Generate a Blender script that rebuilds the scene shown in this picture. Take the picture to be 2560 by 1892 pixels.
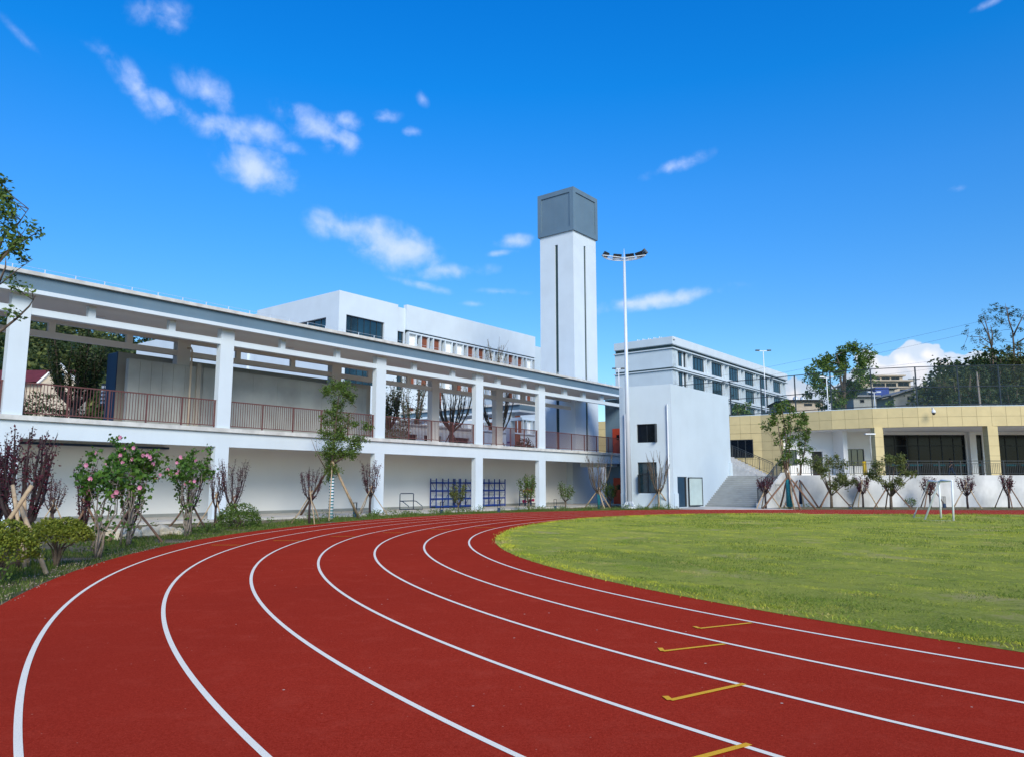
import bpy, bmesh, math, random
import numpy as np
from mathutils import Vector

R = math.radians
scene = bpy.context.scene
for o in list(bpy.data.objects): bpy.data.objects.remove(o)
COL = scene.collection

# ------------------------------------------------------------------ camera
FPX, HOR, CAMZ = 1900.0, 1213.0, 1.6            # focal length and horizon row of the 2560 px photograph
TH = math.atan((HOR-946)/FPX)
cam = bpy.data.cameras.new('camera'); camo = bpy.data.objects.new('camera', cam); COL.objects.link(camo)
cam.sensor_width = 36; cam.lens = FPX/2560*36; cam.clip_start = .1; cam.clip_end = 6000
camo.location = (0, 0, CAMZ); camo.rotation_euler = (R(90)+TH, 0, 0)
scene.camera = camo

# ------------------------------------------------------------------ light
SUN_AZ, SUN_EL = R(163), R(31)
sund = Vector((math.sin(SUN_AZ)*math.cos(SUN_EL), math.cos(SUN_AZ)*math.cos(SUN_EL), math.sin(SUN_EL)))
sl = bpy.data.lights.new('sun', 'SUN'); sl.energy = 2.35; sl.angle = R(30); sl.color = (1, .90, .72)
so = bpy.data.objects.new('sun', sl); COL.objects.link(so)
so.rotation_euler = sund.to_track_quat('Z', 'Y').to_euler(); so.location = (0, -20, 60)
scene.view_settings.view_transform = 'Standard'; scene.view_settings.look = 'None'
scene.view_settings.gamma = 1; scene.view_settings.exposure = 0.8

world = bpy.data.worlds.new('World'); scene.world = world; world.use_nodes = True
def build_world():
    nt = world.node_tree; N = nt.nodes; L = nt.links; N.clear()
    out = N.new('ShaderNodeOutputWorld'); bg = N.new('ShaderNodeBackground'); L.new(bg.outputs[0], out.inputs[0])
    bg.inputs[1].default_value = 0.10
    sky = N.new('ShaderNodeTexSky'); sky.sky_type = 'NISHITA'; sky.sun_disc = False
    sky.sun_elevation = SUN_EL; sky.sun_rotation = SUN_AZ; sky.air_density = 1.0; sky.dust_density = .3; sky.ozone_density = 2.0
    tc = N.new('ShaderNodeTexCoord')
    sep = N.new('ShaderNodeSeparateXYZ'); L.new(tc.outputs['Generated'], sep.inputs[0])
    def M(op, a, b=None, c=None):
        m = N.new('ShaderNodeMath'); m.operation = op
        for i, v in enumerate((a, b, c)):
            if v is None: continue
            if isinstance(v, (int, float)): m.inputs[i].default_value = v
            else: L.new(v, m.inputs[i])
        return m.outputs[0]
    # richer blue than the clear-sky model, paler near the horizon
    hs = N.new('ShaderNodeHueSaturation'); L.new(sky.outputs[0], hs.inputs['Color'])
    hs.inputs['Saturation'].default_value = 1.28; hs.inputs['Value'].default_value = 1.0; hs.inputs['Hue'].default_value = .497
    ramp = N.new('ShaderNodeValToRGB'); L.new(sep.outputs[2], ramp.inputs[0])
    e = ramp.color_ramp.elements
    e[0].position = 0.0; e[0].color = (.62, .76, .86, 1)
    e[1].position = 0.62; e[1].color = (.03, .84, 1.42, 1)
    for p, c in ((.10, (.64, .76, .90, 1)), (.22, (.50, .77, 1.0, 1)), (.36, (.34, .85, 1.22, 1)), (.48, (.08, .87, 1.34, 1))):
        k = e.new(p); k.color = c
    mul = N.new('ShaderNodeMix'); mul.data_type = 'RGBA'; mul.blend_type = 'MULTIPLY'; mul.inputs[0].default_value = 1; mul.clamp_result = False
    L.new(hs.outputs[0], mul.inputs[6]); L.new(ramp.outputs[0], mul.inputs[7])
    # clouds in azimuth / elevation
    az = M('ARCTAN2', sep.outputs[0], sep.outputs[1]); el = M('ARCSINE', sep.outputs[2])
    comb = N.new('ShaderNodeCombineXYZ'); L.new(az, comb.inputs[0]); L.new(el, comb.inputs[1])
    n1 = N.new('ShaderNodeTexNoise'); n1.inputs['Scale'].default_value = 24; n1.inputs['Detail'].default_value = 10; n1.inputs['Roughness'].default_value = .56; n1.inputs['Distortion'].default_value = .15
    L.new(comb.outputs[0], n1.inputs['Vector'])
    n2 = N.new('ShaderNodeTexNoise'); n2.inputs['Scale'].default_value = 30; n2.inputs['Detail'].default_value = 7; n2.inputs['Roughness'].default_value = .55
    L.new(comb.outputs[0], n2.inputs['Vector'])
    def blobs(lst, noise, amp):
        acc = None
        for (fx, fy, rx, ry, rot, s) in lst:
            px, py = fx*1.1454, fy*1.1454
            r = ray(px, py); a = math.atan2(r[0], r[1]); h = math.asin(r[2]/math.sqrt(sum(q*q for q in r)))
            mp = N.new('ShaderNodeMapping'); mp.vector_type = 'TEXTURE'
            mp.inputs['Location'].default_value = (a, h, 0); mp.inputs['Rotation'].default_value = (0, 0, R(-rot))
            k = 1.1454/2000
            mp.inputs['Scale'].default_value = (rx*k, ry*k, 1)
            L.new(comb.outputs[0], mp.inputs['Vector'])
            ln = N.new('ShaderNodeVectorMath'); ln.operation = 'LENGTH'; L.new(mp.outputs[0], ln.inputs[0])
            v = M('MULTIPLY', M('MAXIMUM', M('SUBTRACT', 1.0, ln.outputs['Value']), 0.0), s)
            acc = v if acc is None else M('MAXIMUM', acc, v)
        nz = M('MULTIPLY', M('SUBTRACT', noise.outputs[0], .5), amp)
        return acc, nz
    wisps = [(300,192,95,34,38,.75),(345,222,50,28,30,.8),(455,200,75,42,20,.7),(345,25,85,36,-10,.55),(355,42,55,30,10,.6),(490,280,150,36,8,.75),(560,285,70,34,0,.7),
             (690,280,100,40,18,.85),(735,300,60,26,10,.85),(755,264,52,24,5,.7),(560,368,86,50,10,1.25),(745,496,78,44,10,1.0),(858,538,105,56,14,1.3),
             (970,592,120,24,-3,.7),(925,625,85,13,12,.6),(1125,527,62,20,0,.75),(1090,553,48,10,-5,.6),(838,257,42,20,-10,.7),(902,288,26,14,0,.8),(922,216,22,18,40,.5),
             (1482,360,88,20,-14,.6),(1430,657,175,22,-6,1.0),(1375,662,80,16,-8,.9),(1090,637,80,11,2,.55),(1030,663,40,10,0,.5),(50,82,60,14,35,.45),(640,326,40,20,0,.6),(250,130,70,16,15,.4),(2165,5,40,10,-8,.5),(2088,412,22,10,0,.4)]
    cum = [(1935,822,60,52,0,1.3),(1995,800,66,58,0,1.4),(2022,776,34,30,0,1.4),(2080,815,72,48,0,1.3),(2120,800,50,42,0,1.2),(1885,840,60,55,0,1.2),(1900,790,34,28,0,1.2),(1740,868,50,60,0,1.2),(1985,870,260,70,0,1.6),(2300,840,200,70,0,1.2)]
    a1, z1 = blobs([(x, y, rx*1.5, ry*1.28, ro, s*.9) for x, y, rx, ry, ro, s in wisps], n1, 2.1)
    d1 = M('MULTIPLY', M('SUBTRACT', M('ADD', M('MULTIPLY', a1, 1.25), M('MULTIPLY', z1, M('MINIMUM', M('MULTIPLY', a1, 3.0), 1.0))), .18), .78)
    vo = N.new('ShaderNodeTexVoronoi'); vo.feature = 'F1'; vo.inputs['Scale'].default_value = 48; vo.inputs['Detail'].default_value = 1
    L.new(comb.outputs[0], vo.inputs['Vector'])
    a2, z2 = blobs([(x, y, rx*1.15, ry*1.1, ro, q*1.25) for x, y, rx, ry, ro, q in cum], n2, .8); pf = M('MULTIPLY', M('SUBTRACT', .40, vo.outputs['Distance']), .55); z2 = M('ADD', z2, pf)
    d2 = M('MULTIPLY', M('SUBTRACT', M('ADD', a2, M('MULTIPLY', z2, M('MINIMUM', M('MULTIPLY', a2, 5.0), 1.0))), .18), 6.0)
    def sm(x):
        mr = N.new('ShaderNodeMapRange'); mr.interpolation_type = 'SMOOTHSTEP'; L.new(x, mr.inputs[0]); return mr.outputs[0]
    m1 = M('MULTIPLY', sm(d1), .82); m2 = sm(d2)
    wc = N.new('ShaderNodeMix'); wc.data_type = 'RGBA'; wc.clamp_result = False
    L.new(m1, wc.inputs[0]); L.new(mul.outputs[2], wc.inputs[6]); wc.inputs[7].default_value = (4.3, 5.0, 7.0, 1)
    cc = N.new('ShaderNodeMix'); cc.data_type = 'RGBA'; cc.clamp_result = False
    tone = N.new('ShaderNodeMix'); tone.data_type = 'RGBA'; tone.clamp_result = False
    L.new(sm(M('ADD', M('MULTIPLY', d2, .16), M('MULTIPLY', pf, 1.1))), tone.inputs[0]); tone.inputs[6].default_value = (3.9, 4.6, 5.6, 1); tone.inputs[7].default_value = (5.9, 5.9, 6.3, 1)
    L.new(m2, cc.inputs[0]); L.new(wc.outputs[2], cc.inputs[6]); L.new(tone.outputs[2], cc.inputs[7])
    L.new(cc.outputs[2], bg.inputs[0])

# ------------------------------------------------------------------ survey helpers (photo pixel -> world)
def ray(px, py):
    x = (px-1280)/FPX; y = -(py-946)/FPX
    return (x, math.cos(TH)-y*math.sin(TH), math.sin(TH)+y*math.cos(TH))
def G(px, py, z=0.0):
    r = ray(px, py); t = (z-CAMZ)/r[2]; return (r[0]*t, r[1]*t, z)
def PX(px, py, Y):
    r = ray(px, py); t = Y/r[1]; return (r[0]*t, Y, CAMZ+r[2]*t)
class Fr:
    """local (a along, b towards the viewer side, z) -> world"""
    def __init__(s, ox, oy, az, oz=0):
        q = R(az); s.o = (ox, oy, oz); s.d = (math.sin(q), math.cos(q)); s.n = (math.cos(q), -math.sin(q))
    def __call__(s, a, b, z):
        return (s.o[0]+a*s.d[0]+b*s.n[0], s.o[1]+a*s.d[1]+b*s.n[1], s.o[2]+z)
    def hit(s, px, py, b=0):
        r = ray(px, py); c = s.n[0]*s.o[0]+s.n[1]*s.o[1]+b; t = c/(s.n[0]*r[0]+s.n[1]*r[1])
        X, Y = r[0]*t, r[1]*t
        return ((X-s.o[0])*s.d[0]+(Y-s.o[1])*s.d[1], CAMZ+r[2]*t-s.o[2])
WORLDF = Fr(0, 0, 0); WORLDF.d = (1, 0); WORLDF.n = (0, 1)
GF = Fr(-33.4*math.cos(R(38.5)), 33.4*math.sin(R(38.5)), 38.5)     # gallery front plane: a = along, b = 0
build_world()

# ------------------------------------------------------------------ object helpers
def tag(o, label=None, cat=None, group=None, kind=None):
    if label: o['label'] = label
    if cat: o['category'] = cat
    if group: o['group'] = group
    if kind: o['kind'] = kind
    return o
def thing(name, loc, label, cat, group=None):
    o = bpy.data.objects.new(name, None); COL.objects.link(o); o.location = loc; o.empty_display_size = .3
    return tag(o, label, cat, group)
def wloc(o):
    v = Vector((0, 0, 0))
    while o: v += o.location; o = o.parent
    return v
class MB:
    def __init__(s, fr=None): s.v = []; s.f = []; s.fr = fr or (lambda a, b, z: (a, b, z))
    def P(s, p): s.v.append(s.fr(*p)); return len(s.v)-1
    def quad(s, *pts): s.f.append([s.P(p) for p in pts]); return s
    def box(s, a0, a1, b0, b1, z0, z1):
        i = [s.P(p) for p in ((a0,b0,z0),(a1,b0,z0),(a1,b1,z0),(a0,b1,z0),(a0,b0,z1),(a1,b0,z1),(a1,b1,z1),(a0,b1,z1))]
        for q in ((3,2,1,0),(4,5,6,7),(0,1,5,4),(1,2,6,5),(2,3,7,6),(3,0,4,7)): s.f.append([i[k] for k in q])
        return s
    def prism(s, poly, z0, z1):
        n = len(poly); lo = [s.P((x, y, z0)) for x, y in poly]; hi = [s.P((x, y, z1)) for x, y in poly]
        s.f.append(lo[::-1]); s.f.append(hi)
        for k in range(n): s.f.append([lo[k], lo[(k+1)%n], hi[(k+1)%n], hi[k]])
        return s
    def tube(s, pts, rad, n=6, caps=True):
        pts = [Vector(s.fr(*p)) for p in pts]
        if not isinstance(rad, (list, tuple)): rad = [rad]*len(pts)
        rings = []
        for i, p in enumerate(pts):
            t = (pts[min(i+1, len(pts)-1)]-pts[max(i-1, 0)])
            if t.length < 1e-6: t = Vector((0, 0, 1))
            t.normalize(); u = t.cross(Vector((0, 0, 1)) if abs(t.z) < .9 else Vector((1, 0, 0))).normalized(); w = t.cross(u)
            base = len(s.v)
            for k in range(n):
                a = 2*math.pi*k/n; s.v.append(tuple(p+(u*math.cos(a)+w*math.sin(a))*rad[i]))
            rings.append(base)
        for i in range(len(rings)-1):
            A, B = rings[i], rings[i+1]
            for k in range(n): s.f.append([A+k, A+(k+1)%n, B+(k+1)%n, B+k])
        if caps: s.f.append([rings[0]+k for k in range(n)][::-1]); s.f.append([rings[-1]+k for k in range(n)])
        return s
    def bar(s, p, q, w, h=None):
        """rectangular bar between two points"""
        h = h or w; p, q = Vector(s.fr(*p)), Vector(s.fr(*q)); t = (q-p).normalized()
        u = t.cross(Vector((0, 0, 1)) if abs(t.z) < .95 else Vector((1, 0, 0))).normalized()*w/2; x = u.cross(t).normalized()*h/2
        b = len(s.v)
        for c in (p, q):
            for a, d in ((-1,-1),(1,-1),(1,1),(-1,1)): s.v.append(tuple(c+u*a+x*d))
        for q4 in ((3,2,1,0),(4,5,6,7),(0,1,5,4),(1,2,6,5),(2,3,7,6),(3,0,4,7)): s.f.append([b+k for k in q4])
        return s
    def wall(s, a0, a1, z0, z1, b, th, holes=()):
        A = sorted({a0, a1, *[h[0] for h in holes], *[h[1] for h in holes]}); Z = sorted({z0, z1, *[h[2] for h in holes], *[h[3] for h in holes]})
        ins = lambda a, z: any(h[0] < a < h[1] and h[2] < z < h[3] for h in holes)
        for i in range(len(A)-1):
            for j in range(len(Z)-1):
                if ins((A[i]+A[i+1])/2, (Z[j]+Z[j+1])/2): continue
                for bb in (b, b-th): s.quad((A[i],bb,Z[j]),(A[i+1],bb,Z[j]),(A[i+1],bb,Z[j+1]),(A[i],bb,Z[j+1]))
        for h in list(holes)+[(a0, a1, z0, z1)]:
            s.quad((h[0],b,h[2]),(h[1],b,h[2]),(h[1],b-th,h[2]),(h[0],b-th,h[2])); s.quad((h[0],b,h[3]),(h[1],b,h[3]),(h[1],b-th,h[3]),(h[0],b-th,h[3]))
            s.quad((h[0],b,h[2]),(h[0],b,h[3]),(h[0],b-th,h[3]),(h[0],b-th,h[2])); s.quad((h[1],b,h[2]),(h[1],b,h[3]),(h[1],b-th,h[3]),(h[1],b-th,h[2]))
        return s
    def split(s, name, mat, parent, nv=8, nf=6):
        """one object for each box collected"""
        for k in range(len(s.v)//nv):
            m = MB(); m.v = s.v[k*nv:(k+1)*nv]; m.f = [[i-k*nv for i in f] for f in s.f[k*nf:(k+1)*nf]]; m.build(name, mat, parent)
    def build(s, name, mat, parent=None, fix=True, smooth=False, bevel=0):
        me = bpy.data.meshes.new(name); off = wloc(parent) if parent else Vector((0, 0, 0))
        vs = np.array(s.v, dtype=float)-np.array(off)
        base = None
        if parent is None:
            base = np.array([vs[:, 0].mean(), vs[:, 1].mean(), vs[:, 2].min()]); vs = vs-base
        me.from_pydata(vs.tolist(), [], s.f); me.update()
        if fix:
            bm = bmesh.new(); bm.from_mesh(me); bmesh.ops.recalc_face_normals(bm, faces=bm.faces); bm.to_mesh(me); bm.free()
        me.materials.append(mat)
        if smooth: me.polygons.foreach_set('use_smooth', [True]*len(me.polygons))
        o = bpy.data.objects.new(name, me); COL.objects.link(o)
        if parent: o.parent = parent
        else: o.location = base
        if bevel:
            m = o.modifiers.new('bevel', 'BEVEL'); m.width = bevel; m.segments = 2; m.limit_method = 'ANGLE'
        return o
def meshobj(name, V, F, mat, parent=None):
    """fast mesh from numpy arrays of equal-size faces"""
    off = np.array(wloc(parent)) if parent else np.zeros(3)
    base = np.zeros(3)
    V = np.asarray(V, dtype=np.float64)
    if parent is None: base = np.array([V[:,0].mean(), V[:,1].mean(), V[:,2].min()])
    V = (V-off-base).astype(np.float32); F = np.asarray(F, dtype=np.int32)
    me = bpy.data.meshes.new(name); me.vertices.add(len(V)); me.vertices.foreach_set('co', V.ravel())
    k = F.shape[1]; me.loops.add(F.size); me.loops.foreach_set('vertex_index', F.ravel())
    me.polygons.add(len(F)); me.polygons.foreach_set('loop_start', np.arange(0, F.size, k, dtype=np.int32))
    me.update(calc_edges=True); me.validate(); me.materials.append(mat)
    o = bpy.data.objects.new(name, me); COL.objects.link(o); o.location = base
    if parent: o.parent = parent; o.location = (0, 0, 0)
    return o

# ------------------------------------------------------------------ materials
def mat(name, col, rough=.8, var=.12, scale=1.5, bump=0.0, bscale=40, metal=0, spec=.4, col2=None, detail=6, coord='Object'):
    m = bpy.data.materials.new(name); m.use_nodes = True; nt = m.node_tree; N, L = nt.nodes, nt.links
    p = N['Principled BSDF']; p.inputs['Roughness'].default_value = rough; p.inputs['Metallic'].default_value = metal; p.inputs['Specular IOR Level'].default_value = spec
    tc = N.new('ShaderNodeTexCoord'); nz = N.new('ShaderNodeTexNoise'); nz.inputs['Scale'].default_value = scale; nz.inputs['Detail'].default_value = detail
    L.new(tc.outputs[coord], nz.inputs['Vector'])
    mx = N.new('ShaderNodeMix'); mx.data_type = 'RGBA'
    c2 = col2 or tuple(c*(1-var*1.6) for c in col); c1 = col if col2 else tuple(min(1, c*(1+var*.6)) for c in col)
    mx.inputs[6].default_value = (*c1, 1); mx.inputs[7].default_value = (*c2, 1)
    mr = N.new('ShaderNodeMapRange'); mr.inputs[1].default_value = .35; mr.inputs[2].default_value = .68
    L.new(nz.outputs[0], mr.inputs[0]); L.new(mr.outputs[0], mx.inputs[0]); L.new(mx.outputs[2], p.inputs['Base Color'])
    if bump:
        nb = N.new('ShaderNodeTexNoise'); nb.inputs['Scale'].default_value = bscale; nb.inputs['Detail'].default_value = 4
        L.new(tc.outputs[coord], nb.inputs['Vector']); bp = N.new('ShaderNodeBump'); bp.inputs['Strength'].default_value = bump; bp.inputs['Distance'].default_value = .02
        L.new(nb.outputs[0], bp.inputs['Height']); L.new(bp.outputs[0], p.inputs['Normal'])
    m['mx'] = 1
    return m
def streaks(m, amt=.12, sx=2.2, sz=.25):
    """rain streaks running down a wall"""
    nt = m.node_tree; N, L = nt.nodes, nt.links; p = N['Principled BSDF']; src = p.inputs['Base Color'].links[0].from_socket
    tc = N.new('ShaderNodeTexCoord'); mp = N.new('ShaderNodeMapping'); mp.inputs['Scale'].default_value = (sx, sx, sz); L.new(tc.outputs['Object'], mp.inputs[0])
    nz = N.new('ShaderNodeTexNoise'); nz.inputs['Scale'].default_value = 1.0; nz.inputs['Detail'].default_value = 7; nz.inputs['Roughness'].default_value = .65; L.new(mp.outputs[0], nz.inputs[0])
    mr = N.new('ShaderNodeMapRange'); mr.inputs[1].default_value = .45; mr.inputs[2].default_value = .8; mr.inputs[3].default_value = 0; mr.inputs[4].default_value = amt*2; L.new(nz.outputs[0], mr.inputs[0])
    mx = N.new('ShaderNodeMix'); mx.data_type = 'RGBA'; L.new(mr.outputs[0], mx.inputs[0]); L.new(src, mx.inputs[6]); mx.inputs[7].default_value = (.30, .30, .29, 1)
    L.new(mx.outputs[2], p.inputs['Base Color']); return m
def leafmat(name, c1, c2, trans=.25, rough=.55):
    m = bpy.data.materials.new(name); m.use_nodes = True; nt = m.node_tree; N, L = nt.nodes, nt.links
    p = N['Principled BSDF']; out = N['Material Output']; p.inputs['Roughness'].default_value = rough; p.inputs['Specular IOR Level'].default_value = .3
    ge = N.new('ShaderNodeNewGeometry'); mx = N.new('ShaderNodeMix'); mx.data_type = 'RGBA'
    mx.inputs[6].default_value = (*c1, 1); mx.inputs[7].default_value = (*c2, 1)
    L.new(ge.outputs['Random Per Island'], mx.inputs[0]); L.new(mx.outputs[2], p.inputs['Base Color'])
    tr = N.new('ShaderNodeBsdfTranslucent'); L.new(mx.outputs[2], tr.inputs[0]); ms = N.new('ShaderNodeMixShader'); ms.inputs[0].default_value = trans
    L.new(p.outputs[0], ms.inputs[1]); L.new(tr.outputs[0], ms.inputs[2]); L.new(ms.outputs[0], out.inputs[0])
    return m
M = {}
M['white'] = streaks(mat('white_render', (.605, .685, .75), .85, .03, .6, .06, 60), .025)
M['wall'] = streaks(mat('pale_grey_render', (.53, .625, .69), .85, .03, .5, .08, 50), .025)
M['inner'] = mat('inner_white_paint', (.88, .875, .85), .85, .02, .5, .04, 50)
M['soffit'] = mat('soffit_shade_tone', (.62, .60, .575), .9, .03, .5, .04, 50)  # gallery white darkened and warmed: shade inside the gallery put into the colour
M['coping'] = streaks(mat('coping_concrete', (.60, .60, .58), .9, .14, 2.0, .2, 30), .14, 3, 3)
M['slate'] = streaks(mat('slate_blue_render', (.115, .19, .26), .8, .05, .6, .08, 60), .04)
M['conc'] = streaks(mat('cast_concrete', (.34, .355, .335), .85, .13, .7, .15, 20), .12, 1.6, .3)
M['beige'] = mat('beige_concrete', (.33, .31, .27), .9, .06, .8, .1, 20)
M['stone'] = mat('stair_granite', (.42, .43, .44), .8, .12, 3, .15, 30)
M['retain'] = streaks(mat('retaining_render', (.68, .68, .67), .9, .3, .5, .12, 30, col2=(.44, .455, .46)), .36, .7, .3)
M['tile'] = mat('yellow_stone_tile', (.56, .46, .24), .6, .05, 1.2, .03, 20)
M['joint'] = mat('tile_joint', (.22, .18, .10), .9)
M['brown'] = mat('brown_panel', (.21, .065, .035), .7, .08, 2)
M['rail'] = mat('red_brown_metal', (.13, .050, .045), .5, .08, 3)
M['drail'] = mat('dark_grey_metal', (.028, .040, .050), .5, .08, 3)
M['glass'] = mat('window_glass', (.012, .04, .06), .06, .3, .8, spec=.9)
M['dglass'] = mat('dark_glass', (.004, .007, .013), .12, .3, .8, spec=.2)
M['frost'] = mat('frosted_glass', (.42, .52, .52), .35, .05, 2)
M['frame'] = mat('dark_frame', (.02, .028, .035), .5, .1, 3)
M['door'] = mat('dark_blue_door', (.012, .045, .085), .3, .1, 3)
M['red'] = mat('red_door_paint', (.42, .05, .02), .5, .08, 2)
M['pipe'] = mat('white_plastic', (.72, .75, .78), .4, .03, 2)
M['galv'] = mat('galvanised_white', (.62, .68, .74), .35, .04, 1, metal=.1)
M['blue'] = mat('blue_powder_coat', (.012, .055, .30), .4, .08, 3)
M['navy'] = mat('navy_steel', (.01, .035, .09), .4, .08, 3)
M['teal'] = mat('teal_wrap', (.01, .17, .20), .8, .2, 12)
M['black'] = mat('black_metal', (.01, .012, .014), .5, .1, 3)
M['lampm'] = mat('lamp_casing', (.035, .038, .035), .5, .3, 6)
M['bark'] = mat('grey_brown_bark', (.13, .10, .075), .9, .25, 9, .5, 40)
M['pbark'] = mat('dark_plum_bark', (.055, .038, .038), .9, .3, 9, .5, 40)
M['pale_bark'] = mat('pale_bark', (.26, .22, .18), .9, .25, 9, .5, 40)
M['pole'] = mat('peeled_wood', (.44, .33, .21), .8, .2, 8, .3, 30)
M['dpole'] = mat('weathered_wood', (.22, .13, .085), .85, .25, 8, .3, 30)
M['plum'] = leafmat('plum_leaf', (.050, .010, .018), (.15, .030, .050), .3)
M['leaf'] = leafmat('green_leaf', (.055, .11, .022), (.15, .23, .04), .35)
M['dleaf'] = leafmat('dark_leaf', (.016, .036, .012), (.050, .080, .020), .2)
M['hleaf'] = leafmat('hibiscus_leaf', (.028, .085, .010), (.10, .21, .028), .3)
M['yleaf'] = leafmat('yellow_green_leaf', (.10, .15, .018), (.24, .26, .03), .3)
M['oleaf'] = leafmat('olive_leaf', (.075, .10, .026), (.19, .22, .06), .35)
M['bamboo'] = leafmat('bamboo_leaf', (.028, .055, .018), (.13, .15, .045), .25)
M['pink'] = leafmat('pink_petal', (.62, .16, .32), (.78, .34, .48), .3)
def grassmat(name, cols, isl=.3):
    m = leafmat(name, (.7, .7, .7), (1.25, 1.25, 1.25), .2, .8); N, L = m.node_tree.nodes, m.node_tree.links
    tc = N.new('ShaderNodeTexCoord'); mp = N.new('ShaderNodeMapping'); mp.inputs['Scale'].default_value = (1, 1, 0); L.new(tc.outputs['Object'], mp.inputs[0])
    def nz(sc, d, a, b):
        n = N.new('ShaderNodeTexNoise'); n.inputs['Scale'].default_value = sc; n.inputs['Detail'].default_value = d; n.inputs['Roughness'].default_value = .7; L.new(mp.outputs[0], n.inputs['Vector'])
        r = N.new('ShaderNodeMapRange'); r.inputs[1].default_value = a; r.inputs[2].default_value = b; L.new(n.outputs[0], r.inputs[0]); return r.outputs[0]
    cur = None
    for f, c in ((None, cols[0]), (nz(.40, 5, .46, .56), cols[1]), (nz(1.5, 5, .50, .60), cols[2]), (nz(.42, 7, .545, .60), cols[3])):
        if f is None: cur = c; continue
        x = N.new('ShaderNodeMix'); x.data_type = 'RGBA'; L.new(f, x.inputs[0])
        if isinstance(cur, tuple): x.inputs[6].default_value = (*cur, 1)
        else: L.new(cur, x.inputs[6])
        x.inputs[7].default_value = (*c, 1); cur = x.outputs[2]
    isl_mix = [n for n in N if n.bl_idname == 'ShaderNodeMix' and abs(n.inputs[6].default_value[0]-.7) < 1e-3][0]
    mu = N.new('ShaderNodeMix'); mu.data_type = 'RGBA'; mu.blend_type = 'MULTIPLY'; mu.inputs[0].default_value = 1; mu.clamp_result = False; L.new(cur, mu.inputs[6]); L.new(isl_mix.outputs[2], mu.inputs[7])
    for n in N:
        for inp in n.inputs:
            for l in list(inp.links):
                if l.from_node == isl_mix and l.to_node != mu: L.new(mu.outputs[2], inp)
    return m
M['grassb'] = grassmat('grass_blade', ((.52, .52, .05), (.20, .31, .025), (.58, .55, .07), (.54, .44, .16)))
M['weed'] = leafmat('weed_blade', (.04, .085, .012), (.15, .21, .035), .3, .7)
M['tuft'] = leafmat('tuft_blade', (.10, .16, .02), (.20, .27, .035), .2, .7)
M['dry'] = leafmat('dry_blade', (.22, .19, .08), (.34, .30, .15), .2, .7)
M['rock'] = mat('pale_boulder', (.62, .55, .42), .9, .2, 4, .6, 12)
M['grit'] = mat('brown_grit', (.33, .27, .21), .95, .3, 8)
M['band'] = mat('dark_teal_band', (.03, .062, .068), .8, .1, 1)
M['redroof'] = mat('red_roof_tile', (.13, .02, .024), .8, .15, 2, .1, 20)
M['cream'] = mat('cream_house_wall', (.52, .44, .34), .9, .08, 1)
M['groof'] = mat('grey_roof', (.22, .23, .24), .85, .15, 1)
M['yellow'] = mat('yellow_paint_metal', (.65, .42, .01), .6, .05, 2)
M['magenta'] = mat('magenta_plastic', (.38, .01, .09), .5, .05, 2)
M['redp'] = mat('red_plastic', (.55, .04, .02), .5, .05, 2)
M['cloth'] = mat('dark_cloth', (.015, .018, .03), .9, .2, 20)
M['skin'] = mat('skin', (.42, .24, .17), .6, .04, 10)
M['hair'] = mat('black_hair', (.01, .008, .007), .7, .1, 20)
M['tan'] = mat('tan_cloth', (.25, .22, .16), .9, .1, 20)

# ground materials with finer nodes
def node_mat(name, rough=.9, spec=.2):
    m = bpy.data.materials.new(name); m.use_nodes = True; p = m.node_tree.nodes['Principled BSDF']; p.inputs['Roughness'].default_value = rough; p.inputs['Specular IOR Level'].default_value = spec
    return m, m.node_tree.nodes, m.node_tree.links, p
def noise(N, L, vec, scale, detail=4, rough=.5):
    n = N.new('ShaderNodeTexNoise'); n.inputs['Scale'].default_value = scale; n.inputs['Detail'].default_value = detail; n.inputs['Roughness'].default_value = rough; L.new(vec, n.inputs['Vector']); return n.outputs[0]
def mrange(N, L, v, a, b, c=0, d=1):
    r = N.new('ShaderNodeMapRange'); L.new(v, r.inputs[0])
    for i, x in enumerate((a, b, c, d)): r.inputs[i+1].default_value = x
    return r.outputs[0]
def mixc(N, L, f, a, b, blend='MIX'):
    x = N.new('ShaderNodeMix'); x.data_type = 'RGBA'; x.blend_type = blend
    for s, v in ((0, f), (6, a), (7, b)):
        if isinstance(v, tuple): x.inputs[s].default_value = (*v, 1)
        elif isinstance(v, (int, float)): x.inputs[s].default_value = v
        else: L.new(v, x.inputs[s])
    return x.outputs[2]
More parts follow.
